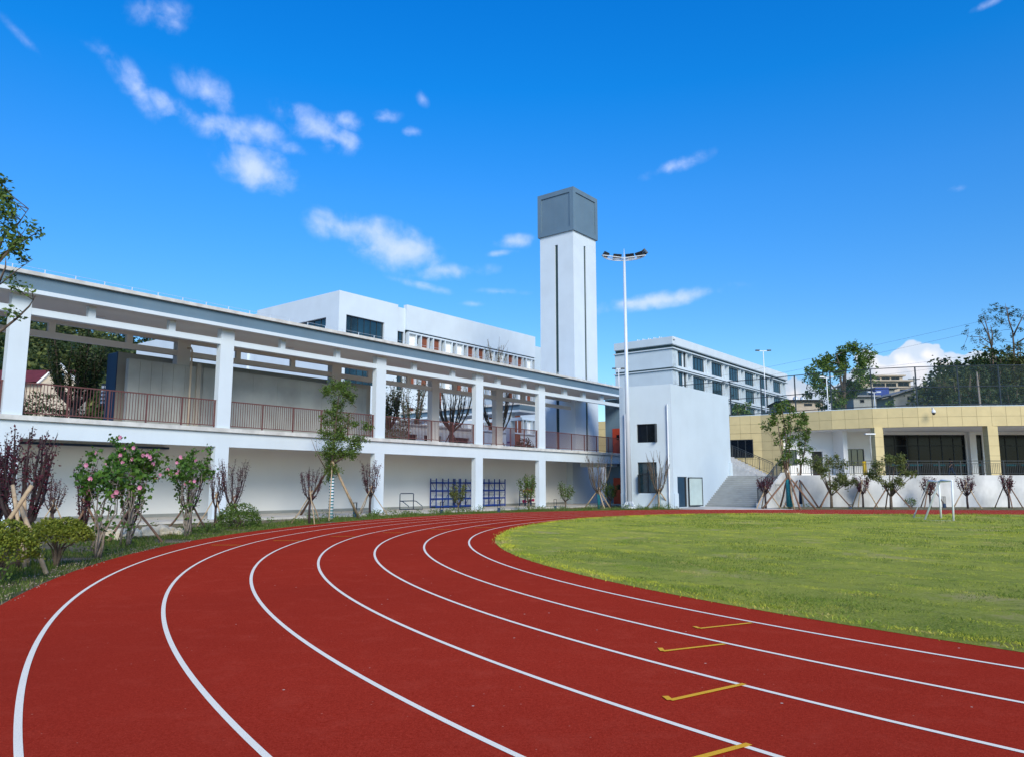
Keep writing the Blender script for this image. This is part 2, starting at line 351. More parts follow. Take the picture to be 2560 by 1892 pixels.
def track_material():
    m, N, L, p = node_mat('red_track_rubber', 1, 0)
    tc = N.new('ShaderNodeTexCoord').outputs['Object']
    base = mixc(N, L, mrange(N, L, noise(N, L, tc, .35, 5, .6), .3, .7), (.42, .035, .017), (.34, .027, .013))
    grain = noise(N, L, tc, 85, 4, .85); g2 = noise(N, L, tc, 42, 4, .85)
    base = mixc(N, L, mrange(N, L, grain, .46, .56), base, (.52, .055, .030))
    base = mixc(N, L, mrange(N, L, g2, .52, .60, 0, .50), base, (.19, .014, .008))
    base = mixc(N, L, mrange(N, L, noise(N, L, tc, 26, 6, .8), .40, .64, 0, .55), base, (.26, .016, .008))
    base = mixc(N, L, mrange(N, L, noise(N, L, tc, 2.2, 8, .75), .50, .74, 0, .45), base, (.50, .070, .040))
    base = mixc(N, L, mrange(N, L, noise(N, L, tc, .16, 5, .6), .45, .7, 0, .45), base, (.31, .028, .016))
    gate = mrange(N, L, noise(N, L, tc, 1.1, 3, .6), .42, .55)
    v = N.new('ShaderNodeTexVoronoi'); v.inputs['Scale'].default_value = 2.6; v.inputs['Randomness'].default_value = 1; L.new(tc, v.inputs['Vector'])
    v2 = N.new('ShaderNodeTexVoronoi'); v2.inputs['Scale'].default_value = 7; L.new(tc, v2.inputs['Vector'])
    d1 = mrange(N, L, v.outputs['Distance'], .020, .034, 1, 0); d2 = mrange(N, L, v2.outputs['Distance'], .035, .055, .5, 0)
    g2_ = N.new('ShaderNodeMath'); g2_.operation = 'MULTIPLY'; L.new(d2, g2_.inputs[0]); L.new(gate, g2_.inputs[1])
    base = mixc(N, L, d1, base, (.62, .52, .42)); base = mixc(N, L, g2_.outputs[0], base, (.60, .34, .24))
    L.new(base, p.inputs['Base Color'])
    b = N.new('ShaderNodeBump'); b.inputs['Strength'].default_value = .8; b.inputs['Distance'].default_value = .006; L.new(grain, b.inputs['Height']); L.new(b.outputs[0], p.inputs['Normal'])
    return m
def line_material(name, c, worn):
    m, N, L, p = node_mat(name, .7, .3); tc = N.new('ShaderNodeTexCoord').outputs['Object']
    w = mrange(N, L, noise(N, L, tc, 130, 4, .8), worn, worn+.08); w2 = mrange(N, L, noise(N, L, tc, 3, 6, .7), .35, .75, 0, .22)
    base = mixc(N, L, w, c, (.20, .03, .025)); base = mixc(N, L, w2, base, tuple(x*.72 for x in c)); L.new(base, p.inputs['Base Color'])
    return m
def lawn_material():
    m, N, L, p = node_mat('lawn_turf', .95, .1); tc = N.new('ShaderNodeTexCoord').outputs['Object']
    b = mixc(N, L, mrange(N, L, noise(N, L, tc, .45, 6, .65), .35, .65), (.44, .45, .05), (.18, .25, .018))
    b = mixc(N, L, mrange(N, L, noise(N, L, tc, 3.0, 6, .7), .50, .70), b, (.10, .16, .022))
    b = mixc(N, L, mrange(N, L, noise(N, L, tc, 30, 5, .8), .42, .70), b, (.50, .48, .13))
    b = mixc(N, L, mrange(N, L, noise(N, L, tc, .30, 8, .75), .56, .64, 0, .85), b, (.50, .41, .17))
    L.new(b, p.inputs['Base Color'])
    bp = N.new('ShaderNodeBump'); bp.inputs['Strength'].default_value = 1; bp.inputs['Distance'].default_value = .06; L.new(noise(N, L, tc, 14, 8, .8), bp.inputs['Height']); L.new(bp.outputs[0], p.inputs['Normal'])
    return m
def soil_material():
    m, N, L, p = node_mat('verge_soil', .95, .1); tc = N.new('ShaderNodeTexCoord').outputs['Object']
    b = mixc(N, L, mrange(N, L, noise(N, L, tc, .7, 6, .7), .38, .58), (.055, .085, .022), (.26, .20, .14))
    b = mixc(N, L, mrange(N, L, noise(N, L, tc, 12, 5, .8), .5, .7), b, (.13, .14, .06))
    v = N.new('ShaderNodeTexVoronoi'); v.inputs['Scale'].default_value = 26; L.new(tc, v.inputs['Vector'])
    b = mixc(N, L, mrange(N, L, v.outputs['Distance'], .2, .32, .5, 0), b, (.42, .36, .30)); L.new(b, p.inputs['Base Color'])
    bp = N.new('ShaderNodeBump'); bp.inputs['Strength'].default_value = 1; bp.inputs['Distance'].default_value = .05; L.new(noise(N, L, tc, 18, 8, .8), bp.inputs['Height']); L.new(bp.outputs[0], p.inputs['Normal'])
    return m
M['track'] = track_material(); M['lines'] = line_material('white_line_paint', (.96, .87, .69), .575); M['yline'] = line_material('yellow_line_paint', (.85, .43, .008), .57)
M['lawn'] = lawn_material(); M['soil'] = soil_material(); M['pave'] = mat('courtyard_paving', (.36, .35, .34), .9, .1, 1)
M['platform'] = streaks(mat('platform_concrete', (.52, .50, .46), .9, .12, 1.5, .15, 20), .12)
M['forestfloor'] = mat('forest_floor', (.03, .045, .018), 1, .3, .3)

# ------------------------------------------------------------------ ground and track
TC = (25.05, 23.44); C2 = (TC[0]+11.35*math.cos(R(150)), TC[1]+11.35*math.sin(R(150)))
def path(r, step=1.0):
    pts = []
    e = (TC[0]+r*math.cos(R(266)), TC[1]+r*math.sin(R(266))); h = R(-94-90+360)   # near straight
    dx, dy = math.cos(R(-4)), math.sin(R(-4))
    for k in range(12, 0, -1): pts.append((e[0]+dx*k*8, e[1]+dy*k*8))
    a = 266.0
    while a > 150: pts.append((TC[0]+r*math.cos(R(a)), TC[1]+r*math.sin(R(a)))); a -= step
    a = 150.0
    while a > 86: pts.append((C2[0]+(r-11.35)*math.cos(R(a)), C2[1]+(r-11.35)*math.sin(R(a)))); a -= step
    e = (C2[0]+(r-11.35)*math.cos(R(86)), C2[1]+(r-11.35)*math.sin(R(86)))
    for k in range(0, 13): pts.append((e[0]+dx*k*8, e[1]+dy*k*8))
    return pts
def strip(r0, r1, z, name, m, step=1.0):
    A, B = path(r0, step), path(r1, step); mb = MB(); n = len(A)
    for x, y in A: mb.v.append((x, y, z))
    for x, y in B: mb.v.append((x, y, z))
    for i in range(n-1): mb.f.append([i, i+1, n+i+1, n+i])
    return mb.build(name, m, fix=False)
g = MB().quad((-2500,-2500,-.06),(2500,-2500,-.06),(2500,2500,-.06),(-2500,2500,-.06)).build('ground', M['soil'], fix=False); tag(g, kind='structure')
t = strip(25.45, 34.45, 0, 'running_track', M['track']); tag(t, kind='structure')
mb = MB()
for k in range(7):
    r = 26.31+1.22*k; A, B = path(r-.025, .5), path(r+.025, .5); n = len(A); b = len(mb.v)
    mb.v += [(x, y, .004) for x, y in A]+[(x, y, .004) for x, y in B]; mb.f += [[b+i, b+i+1, b+n+i+1, b+n+i] for i in range(n-1)]
o = mb.build('white_lane_lines', M['lines'], fix=False); tag(o, kind='structure')
mb = MB()
def stroke(p, q, w, z=.008):
    p, q = Vector(p[:2]), Vector(q[:2]); t = (q-p).normalized(); u = Vector((-t.y, t.x))*w/2; b = len(mb.v)
    mb.v.extend([(p.x-u.x, p.y-u.y, z), (q.x-u.x, q.y-u.y, z), (q.x+u.x, q.y+u.y, z), (p.x+u.x, p.y+u.y, z)]); mb.f.append([b, b+1, b+2, b+3])
for i, (a, b_, c) in enumerate([((1879,1557),(1749,1571),(1736,1566)),((1812,1610),(1657,1628),(1650,1620)),((1861,1710),(1676,1751),(1663,1741)),((1873,1861),(1700,1908),(1680,1898))]):
    a, b_, c = G(*a), G(*b_), G(*c); stroke(a, b_, .05); stroke(b_, c, .05, .0085)
for a, b_ in [((529,1362),(604,1362)),((683,1351),(754,1351)),((827,1340),(888,1340)),((958,1331),(1008,1331)),((1077,1323),(1127,1323)),((1187,1318),(1239,1318))]: stroke(G(*a), G(*b_), .06)
o = mb.build('yellow_start_marks', M['yline'], fix=False); tag(o, kind='structure')

# lawn sheet, softly uneven, with blades
rng = np.random.default_rng(7)
lawn_edge = path(25.5, 2.0)
def inside(P, poly):
    x, y = P[:, 0], P[:, 1]; c = np.zeros(len(P), bool); j = len(poly)-1
    for i in range(len(poly)):
        xi, yi = poly[i]; xj, yj = poly[j]
        m = ((yi > y) != (yj > y)) & (x < (xj-xi)*(y-yi)/((yj-yi) or 1e-9)+xi); c ^= m; j = i
    return c
def lawn_h(x, y): return .035+.022*np.sin(x*1.3+np.sin(y*.9)*1.7)*np.sin(y*1.1+1.3*np.sin(x*.7))+.012*np.sin(x*3.7+y*2.9)
mb = MB(); rings = []
for r in np.linspace(25.56, 6, 40):
    pts = path(r, 2.0) if r > 11.4 else None
    if pts is None: break
    rings.append(pts)
n = len(rings[0])
for k, pts in enumerate(rings):
    for x, y in pts: mb.v.append((x, y, .004+(0 if k == 0 else lawn_h(x, y))))
for k in range(len(rings)-1):
    for i in range(n-1): mb.f.append([k*n+i, k*n+i+1, (k+1)*n+i+1, (k+1)*n+i])
b = len(mb.v); last = rings[-1]
mb.f.append([(len(rings)-1)*n+i for i in range(n)])
o = mb.build('lawn', M['lawn'], fix=False, smooth=True); tag(o, kind='structure')

def blades(P, h, w, lean, r, name, m, z0=None, kind='stuff'):
    """bent three-point grass blades: P (n,3) roots"""
    n = len(P); a = r.uniform(0, 2*np.pi, n); d = np.stack([np.cos(a), np.sin(a), np.zeros(n)], 1)
    a2 = r.uniform(0, 2*np.pi, n); l = np.stack([np.cos(a2), np.sin(a2), np.zeros(n)], 1)*(r.uniform(.2, 1, n)*lean)[:, None]
    H = (h*r.uniform(.5, 1.1, n))[:, None]; Wd = (w*r.uniform(.7, 1.2, n))[:, None]; up = np.array([[0, 0, 1.0]])
    V = np.stack([P-d*Wd/2, P+d*Wd/2, P+l*H*.45+up*H*.62+d*Wd*.4, P+l*H+up*H], 1).reshape(-1, 3)
    F = np.arange(n*4).reshape(n, 4)
    o = meshobj(name, V, F, m); tag(o, kind=kind); return o
def lawn_roots(n, near, far, r):
    # density falls with distance from the camera
    ang = r.uniform(-.1, .75, n*3); d = near*(far/near)**r.uniform(0, 1, n*3)
    P = np.stack([np.sin(ang)*d, np.cos(ang)*d], 1); P = P[inside(P, path(25.42, 3))][:n]
    return np.concatenate([P, (lawn_h(P[:, 0], P[:, 1])-.01)[:, None]], 1)
P = lawn_roots(260000, 7.5, 52, rng); dist = np.hypot(P[:, 0], P[:, 1])
blades(P, .012+.0008*dist, .0022+.00036*dist, 1.5, rng, 'lawn_grass', M['grassb'])
_g = rng.uniform(0, 1, (160, 160)); _g2 = rng.uniform(0, 1, (160, 160))
def vn(P, s, g):
    x, y = (P[:, 0]+40)/s, (P[:, 1]+10)/s; i, j = x.astype(int) % 158, y.astype(int) % 158; fx, fy = x % 1, y % 1; fx = fx*fx*(3-2*fx); fy = fy*fy*(3-2*fy)
    return (g[i, j]*(1-fx)+g[i+1, j]*fx)*(1-fy)+(g[i, j+1]*(1-fx)+g[i+1, j+1]*fx)*fy
P = lawn_roots(110000, 7.5, 52, rng)
f_ = .5*vn(P, 2.1, _g)+.3*vn(P, .9, _g2)+.2*vn(P, .4, _g)+rng.normal(0, .05, len(P)); P = P[f_ > .60]; dist = np.hypot(P[:, 0], P[:, 1])
blades(P, .03+.0016*dist, .003+.00045*dist, 1.0, rng, 'dark_grass_tufts', M['tuft'])
# ragged lawn edge
E_ = np.array(path(25.35, .25)); E_ = E_[(E_[:, 1] > 5) & (E_[:, 0] < 40)]
P = E_[rng.integers(0, len(E_), 9000)]+rng.normal(0, .12, (9000, 2)); P = np.concatenate([P, np.full((9000, 1), .01)], 1); dist = np.hypot(P[:, 0], P[:, 1])
blades(P, .03+.0015*dist, .004+.0005*dist, 1.3, rng, 'lawn_edge_grass', M['grassb'])

# ------------------------------------------------------------------ verge planting strip
def verge_pts(n, lo, hi, r, a0=165, a1=600):
    out = []
    full = path(34.45, .5)
    i0 = 12+int((266-215)/.5)
    seg = full[i0:-4]
    cum = np.array(seg); idx = r.integers(0, len(cum)-1, n); t = r.uniform(0, 1, n)[:, None]
    A, B = cum[idx], cum[idx+1]; P = A*(1-t)+B*t; T = (B-A); T /= np.linalg.norm(T, axis=1)[:, None]; nrm = np.stack([-T[:, 1], T[:, 0]], 1)
    off = r.uniform(lo, hi, n)[:, None]
    return P+nrm*off
def gal_b(P): return (P[:, 0]-GF.o[0])*GF.n[0]+(P[:, 1]-GF.o[1])*GF.n[1]
def clip_verge(P):
    keep = gal_b(P) > .55
    keep &= ~((P[:, 0] > 11.4) & (P[:, 0] < 18.2))
    keep &= P[:, 1] < 60
    return P[keep]
for nm, n, lo, hi, h, w, m in (('verge_grass', 60000, .12, 2.6, .075, .008, 'weed'), ('tall_verge_weeds', 9000, .5, 3.4, .19, .014, 'weed'), ('dry_verge_grass', 9000, .0, 2.5, .08, .006, 'dry')):
    P = clip_verge(verge_pts(n*2, lo, hi, rng))
    c = np.sin(P[:, 0]*1.9+np.sin(P[:, 1]*1.3)*2)+np.sin(P[:, 1]*2.1+P[:, 0]*.6)
    P = P[c > (-.75 if 'tall' not in nm else .4)][:n]
    P = np.concatenate([P, np.full((len(P), 1), -.05)], 1); dist = np.hypot(P[:, 0], P[:, 1])
    blades(P, h*(.6+rng.uniform(0, .8, len(P)))+0*dist, w*(1+dist*.03), .6, rng, nm, M[m])

# gravel along the near edge of the track, broad-leaved weeds
P = clip_verge(verge_pts(3200, -.10, .6, rng)); P = P[np.hypot(P[:, 0], P[:, 1]) < 26]; P = P[(vn(P, .9, _g) > .38)]
o6 = np.array([(1,0,0),(0,1,0),(-1,0,0),(0,-1,0),(0,0,.7),(0,0,-.7)], float); sz = rng.uniform(.005, .020, len(P))[:, None, None]; rot = rng.uniform(.6, 1.3, (len(P), 6, 3))
V = (np.concatenate([P, np.full((len(P), 1), .003)], 1)[:, None, :]+o6[None]*sz*rot).reshape(-1, 3); tri = np.array([(0,1,4),(1,2,4),(2,3,4),(3,0,4),(1,0,5),(2,1,5),(3,2,5),(0,3,5)])
tag(meshobj('gravel', V, (np.arange(len(P))[:, None, None]*6+tri[None]).reshape(-1, 3), M['grit']), kind='stuff')

# ------------------------------------------------------------------ plants
def diamonds(C, size, r, asp=.5, up=0.0):
    n = len(C); u = r.normal(0, 1, (n, 3)); u[:, 2] = u[:, 2]*.7-up; u /= np.linalg.norm(u, axis=1)[:, None]
    w = np.cross(u, r.normal(0, 1, (n, 3))); w /= np.linalg.norm(w, axis=1)[:, None]
    s = (size*r.uniform(.6, 1.3, n))[:, None]
    nn = np.cross(u, w)
    V = np.stack([C, C+u*s*.45+w*s*asp*.5+nn*s*.08, C+u*s, C+u*s*.45-w*s*asp*.5+nn*s*.08], 1).reshape(-1, 3)
    return V, np.arange(n*4).reshape(n, 4)
def leafobj(parent, C, size, r, m, asp=.5, name='leaves', up=.1):
    V, F = diamonds(np.asarray(C, float), size, r, asp, up); return meshobj(name, V, F, M[m], parent)
def wander(p, q, r, n=4, k=.06):
    p, q = np.array(p, float), np.array(q, float); L_ = np.linalg.norm(q-p); out = []
    for i in range(n+1):
        t = i/n; out.append(p*(1-t)+q*t+(r.normal(0, k*L_, 3)*math.sin(math.pi*t)))
    return out
def along(pts, t):
    pts = np.array(pts); x = t*(len(pts)-1); i = np.minimum(x.astype(int), len(pts)-2); f = (x-i)[:, None]; return pts[i]*(1-f)+pts[i+1]*f
def props(parent, base, r, n=3, h=1.1, spread=.9, rad=.028, m='pole', wrap=None, a0=None):
    a0 = r.uniform(0, 6.28) if a0 is None else a0
    for k in range(n):
        a = a0+2*math.pi*k/n+r.uniform(-.15, .15); hh = h*r.uniform(.92, 1.08)
        top = (base[0]-math.cos(a)*.10, base[1]-math.sin(a)*.10, base[2]+hh+.12); foot = (base[0]+math.cos(a)*spread, base[1]+math.sin(a)*spread, base[2]-.03)
        MB().tube(wander(foot, top, r, 3, .01), [rad*1.1, rad, rad*.95, rad*.85], 7).build('support_pole', M[m], parent, smooth=True)
def vase(base, h, label, cat, name, r, trunk=.35, stems=9, spread=.35, leaf='plum', nleaf=900, lsize=.055, tr=.05, bark='pbark', prop=3, ph=.8, psp=.7, pm='pole', prad=.025,
         wrap=0, group=None, twigs=5, lstart=.15, tleaf=1.0, asp=.6, trad=.011):
    t = thing(name, base, label, cat, group); b = np.array(base); wood = MB(); C = []
    wood.tube([tuple(b+[0, 0, -.05]), tuple(b+[r.normal(0, .02), r.normal(0, .02), trunk*.5]), tuple(b+[0, 0, trunk])], [tr*1.15, tr, tr*1.05], 8)
    for i in range(stems):
        a = 2*math.pi*(i+r.uniform(-.3, .3))/stems; rr = spread*r.uniform(.35, 1.0); hh = h*r.uniform(.80, 1.0)
        p0 = b+[0, 0, trunk*r.uniform(.8, 1.0)]; mid = b+[math.cos(a)*rr*.75, math.sin(a)*rr*.75, trunk+(hh-trunk)*.35]; tip = b+[math.cos(a)*rr*1.05, math.sin(a)*rr*1.05, hh]
        pts = [p0, (p0+mid)/2+r.normal(0, .01, 3)+[math.cos(a)*rr*.12, math.sin(a)*rr*.12, 0], mid, (mid+tip)/2+r.normal(0, .02*h/2, 3), tip]
        wood.tube([tuple(p) for p in pts], [tr*.6, tr*.48, tr*.4, tr*.25, tr*.1], 5)
        k = int(nleaf/stems*.5); tt = lstart+(1-lstart)*r.uniform(0, 1, k)**.8; C.append(along(pts, tt)+r.normal(0, lsize*.7, (k, 3)))
        for j in range(twigs):
            s0 = along(pts, np.array([r.uniform(.3, .9)]))[0]; tl = h*r.uniform(.12, .28); aa = a+r.uniform(-1.4, 1.4)
            e = s0+np.array([math.cos(aa)*tl*.32, math.sin(aa)*tl*.32, tl]); e[2] = min(e[2], b[2]+h*1.04)
            tw = [s0, (s0+e)/2+r.normal(0, .02, 3), e]; wood.tube([tuple(p) for p in tw], [trad, trad*.75, trad*.4], 4, caps=False)
            k = int(nleaf/stems/twigs*.6*tleaf); C.append(along(tw, r.uniform(.1, 1, k))+r.normal(0, lsize*.7, (k, 3)))
    wood.build('trunk', M[bark], t, fix=False, smooth=True)
    if nleaf: leafobj(t, np.concatenate(C), lsize, r, leaf, asp)
    if wrap: MB().tube([tuple(b+[0, 0, 0]), tuple(b+[0, 0, wrap])], [tr*1.35, tr*1.3], 10).build('trunk_wrap', M['teal'], t, smooth=True)
    if prop: props(t, base, r, prop, ph, psp, prad, pm)
    return t
def clump_tree(Y, base_px, clumps, limbs, label, cat, name, r, zoom=(0, 0, 1), leaf='leaf', lsize=.09, per=90, depth=.8, bark='bark', scale_r=1.0, z0=None, group=None, asp=.5, trad=.05, extra=None, bz=None):
    """tree from a sketch of clumps and limbs (in photo pixels at distance Y), given real depth"""
    zx, zy, zs = zoom; Wp = lambda x, y: np.array(PX(zx+x/zs, zy+y/zs, Y)); k = Y/1919/zs
    base = Wp(*base_px); base[2] = z0 if z0 is not None else base[2]
    t = thing(name, tuple(base), label, cat, group); wood = MB(); C = []
    for li, (pts, r0, r1) in enumerate(limbs):
        P = [Wp(*p) for p in pts]; dz = r.uniform(-1, 1)*depth*.5 if li else 0
        P = [p+np.array([0, dz*i/max(1, len(P)-1), 0]) for i, p in enumerate(P)]
        if li == 0: P[0][2] = base[2]-.05
        wood.tube([tuple(p) for p in P], list(np.linspace(r0, r1, len(P))), 7)
        limbs[li] = (P, r0, r1)
    allp = np.concatenate([np.array([along(np.array(P), np.linspace(0, 1, 12))]).reshape(-1, 3) for P, _, _ in limbs])
    for (x, y, rr) in clumps:
        c = Wp(x, y); R_ = rr*k*scale_r; c = c+np.array([0, r.uniform(-1, 1)*depth*.6, 0])
        j = np.argmin(np.linalg.norm(allp-c, axis=1)+np.where(allp[:, 2] > c[2], .5, 0)); s0 = allp[j]
        mid = (s0+c)/2+r.normal(0, .05, 3); wood.tube([tuple(s0), tuple(mid), tuple(c)], [trad*.6, trad*.4, trad*.2], 5, caps=False)
        n = int(per*(rr*k/.25)**1.6) if per > 0 else 0; n = max(n, 20)
        nsub = max(4, n//14); sub = c+r.normal(0, R_*.55, (nsub, 3))*np.array([1, 1, .8])
        for q in sub[::2]: wood.tube([tuple(c), tuple(q)], [trad*.2, trad*.08], 3, caps=False)
        C.append(sub[r.integers(0, nsub, n)]+r.normal(0, max(R_*.20, lsize*.5), (n, 3)))
    wood.build('trunk', M[bark], t, fix=False, smooth=True); leafobj(t, np.concatenate(C), lsize, r, leaf, asp)
    return t
def bush(base, rx, rz, label, name, r, leaf='yleaf', n=2500, lsize=.05, stem=.3, cat='shrub', lift=.0):
    t = thing(name, base, label, cat); b = np.array(base)
    u = r.normal(0, 1, (n, 3)); u /= np.linalg.norm(u, axis=1)[:, None]; u[:, 2] = np.where(u[:, 2] < -.3, -u[:, 2]*.6, u[:, 2])
    bumps = 1+.13*np.sin(u[:, 0]*7+u[:, 2]*5)*np.sin(u[:, 1]*6+2)
    C = b+np.array([0, 0, lift+rz*.25])+u*np.array([rx, rx, rz])*(r.uniform(.72, 1, n)**.5*bumps)[:, None]
    wood = MB()
    for i in range(14):
        q = C[r.integers(0, n)]; q = b*.2+q*.8; wood.tube([tuple(b+[0, 0, -.05]), tuple(b+[(q-b)[0]*.35, (q-b)[1]*.35, stem]), tuple(q)], [.025, .016, .006], 5, caps=False)
    wood.build('stems', M['bark'], t, fix=False); leafobj(t, C, lsize, r, leaf, .55, up=-.4); return t
def hibiscus(base, h, rx, label, r, nfl=10, n=900, c0=.62):
    t = thing('hibiscus_shrub', base, label, 'shrub', 'flowering hibiscus shrubs along the track'); b = np.array(base); wood = MB(); C = []
    tips = []
    for i in range(9):
        a = r.uniform(0, 6.28); rr = rx*r.uniform(.2, .9); e = b+[math.cos(a)*rr, math.sin(a)*rr*.8, h*r.uniform(.72, .97)]
        pts = wander(b+[r.normal(0, .05), r.normal(0, .05), -.05], e, r, 5, .05); wood.tube([tuple(p) for p in pts], [.03, .024, .018, .014, .010, .006], 6); tips.append(e)
        m_ = along(pts, np.array([r.uniform(.3, .65)]))[0]; k = n//160; C.append(m_+r.normal(0, .12, (k, 3)))
    tips = np.array(tips)
    for q in range(n//26):
        s = tips[r.integers(0, len(tips))]; c = s+r.normal(0, 1, 3)*np.array([rx*.42, rx*.42, h*.085])
        C.append(c+r.normal(0, .075, (26, 3)))
        if q % 2: wood.tube([tuple(s-[0, 0, .2]), tuple(c)], [.008, .004], 3, caps=False)
    C = np.concatenate(C); wood.build('stems', M['pale_bark'], t, fix=False, smooth=True)
    V, F = diamonds(C, .098, r, .95, .3); meshobj('leaves', V, F, M['hleaf'], t)
    up = C[C[:, 2] > b[2]+h*c0]; up = up[np.argsort(up[:, 1])]; 
    for i in range(nfl):
        c = up[r.integers(0, max(1, int(len(up)*.35)))]+np.array([0, -.08, .04]); mb = MB()
        for k in range(6):
            a = 2*math.pi*k/6; d1 = np.array([math.cos(a), -.25, math.sin(a)])*.052; d2 = np.array([math.cos(a+.6), -.25, math.sin(a+.6)])*.046; d3 = np.array([math.cos(a-.6), -.25, math.sin(a-.6)])*.046
            q = len(mb.v); mb.v += [tuple(c), tuple(c+d3), tuple(c+d1*1.15), tuple(c+d2)]; mb.f.append([q, q+1, q+2, q+3])
        mb.build('flower', M['pink'], t, fix=False)
    return t
rp = np.random.default_rng(11)
ctr = clip_verge(verge_pts(150, .5, 3.6, rp)); Cw = np.concatenate([np.concatenate([c, [rp.uniform(.05, .22)]])+rp.normal(0, 1, (60, 3))*np.array([.13, .13, .09]) for c in ctr]); Cw = Cw[Cw[:, 2] > -.03]
V, F = diamonds(Cw, .075, rp, .6, -.2); tag(meshobj('broadleaf_weeds', V, F, M['leaf']), kind='stuff')
PG = 'purple-leaved plum trees along the track'
def plum(px, py, top, w, label, seed, **k):
    b = G(px, py, -.03); Y = b[1]; h = CAMZ+(HOR-top)/1919*Y; 
    return vase((b[0], b[1], -.03), h, label, 'tree', 'plum_tree', np.random.default_rng(seed), spread=w/2*Y/1919, group=PG, **k)
NA = dict(nleaf=1700, lsize=.062, tr=.085, stems=11, twigs=7, trunk=.75, ph=1.25, psp=.75, prad=.05, lstart=.05)
plum(47, 1418, 1078, 130, 'largest purple plum tree, held by three thick bamboo poles at the track edge', 1, **{**NA, 'prop': 0})
plum(-22, 1400, 1088, 80, 'purple plum tree cut off by the left edge of the photo', 2, **{**NA, 'nleaf': 2400, 'prop': 0})
plum(128, 1322, 1182, 62, 'slim plum tree standing behind the flat-topped green shrub', 3, nleaf=800, stems=7, ph=1.0, psp=.6, trunk=.6, twigs=4)
plum(208, 1350, 1150, 46, 'thin dark plum tree just left of the hibiscus blooms', 4, nleaf=1300, stems=6, tr=.06, ph=1.15, psp=.6, prad=.04, pm='dpole')
plum(322, 1352, 1150, 56, 'dark plum tree tangled into the tall hibiscus', 5, nleaf=1300, stems=7, tr=.06, ph=1.1, psp=.95, prad=.035, pm='dpole')
plum(472, 1330, 1158, 78, 'plum tree with bare lower stems under the second hibiscus', 6, nleaf=1100, stems=8, trunk=.75, ph=1.2, psp=.85, pm='dpole', prad=.035)
plum(537, 1313, 1156, 48, 'narrow plum tree against the white column, left of the round bush', 7, nleaf=750, stems=7, trunk=.75, ph=1.2, psp=.7)
plum(579, 1315, 1150, 68, 'bushy plum tree in front of the round clipped bush', 8, nleaf=1000, stems=9, trunk=.75, ph=1.2, psp=.75, pm='dpole')
plum(773, 1309, 1170, 64, 'plum tree leaning close to the tall green tree with the striped trunk', 9, nleaf=800, stems=8, trunk=1.0, ph=1.35, psp=.8, twigs=4)
plum(925, 1288, 1152, 56, 'U-shaped plum tree in front of the third gallery column', 10, nleaf=900, stems=9, trunk=1.05, ph=1.45, psp=1.0, tr=.06, lsize=.075, twigs=4)
RP = dict(lsize=.10, tr=.07, twigs=4, prad=.04, trad=.018)
plum(1915, 1272, 1190, 46, 'plum tree in front of the stair railing', 12, nleaf=700, stems=9, trunk=1.2, ph=1.5, psp=1.05, **RP)
plum(2032, 1264, 1184, 40, 'plum tree left of the first rounded green tree on the right', 13, nleaf=800, stems=8, trunk=1.0, ph=2.0, psp=1.05, **RP)
plum(2158, 1266, 1190, 44, 'plum tree between the two rounded green trees', 14, nleaf=800, stems=9, trunk=1.1, ph=1.9, psp=1.05, **RP)
plum(2327, 1267, 1192, 42, 'plum tree seen through the goal frame', 15, nleaf=800, stems=9, trunk=1.0, ph=1.9, psp=1.05, pm='dpole', **RP)
plum(2420, 1269, 1188, 44, 'plum tree standing alone just right of the goal', 16, nleaf=700, stems=9, trunk=1.0, ph=1.9, psp=1.05, **RP)
plum(2523, 1268, 1182, 38, 'rightmost plum tree, in front of the patched wall', 17, nleaf=750, stems=9, trunk=1.0, ph=1.9, psp=1.05, pm='dpole', **RP)
pt = [o for o in COL.objects if o.get('label', '').startswith('largest purple')][0]
for a, b_, rd in ((G(116,1434), PX(50,1262,14.6), .042), (PX(80,1212,14.3), PX(14,1312,14.1), .04), (PX(32,1212,14.9), PX(62,1418,14.5), .038), (PX(60,1240,14.6), PX(72,1440,15.4), .036)):
    mb = MB(); mb.tube([tuple(np.array(a)*(1-t)+np.array(b_)*t) for t in (0, .33, .66, 1)], rd, 9)
    for t in (.15, .32, .48, .64, .8): q0 = np.array(a)*(1-t)+np.array(b_)*t; q1 = np.array(a)*(1-t-.008)+np.array(b_)*(t+.008); mb.tube([tuple(q0), tuple(q1)], rd*1.09, 9)
    mb.build('support_pole', M['pole'], pt, smooth=True)
# hibiscus
b = G(322, 1362); hibiscus((b[0]-.05, b[1], -.03), 2.58, .72, 'tallest hibiscus shrub with the most pink blooms', np.random.default_rng(21), 22, 1500)
b = G(235, 1392); hibiscus((b[0], b[1], -.03), 2.18, .70, 'hibiscus shrub with thin stems beside the flat-topped shrub', np.random.default_rng(22), 10, 1200)
b = G(442, 1338); hibiscus((b[0]+.35, b[1], -.03), 2.60, .66, 'hibiscus shrub nearest the white column, blooms on its top', np.random.default_rng(23), 16, 1200)
# bushes
b = G(140, 1412); bush((b[0], b[1], -.03), .62, .36, 'flat-topped yellow-green clipped shrub on one short trunk', 'clipped_shrub', np.random.default_rng(31), n=8500, lsize=.05, stem=.38, lift=.52)
b = G(-10, 1452); bush((b[0], b[1], -.03), .62, .52, 'yellow-green clipped shrub cut by the left edge of the photo', 'clipped_shrub', np.random.default_rng(32), n=7000, lsize=.055, lift=.40)
b = G(596, 1316); bush((b[0], b[1], -.03), .85, .75, 'large round dark green bush behind the plum trees', 'round_bush', np.random.default_rng(33), leaf='leaf', n=4500, lsize=.07)
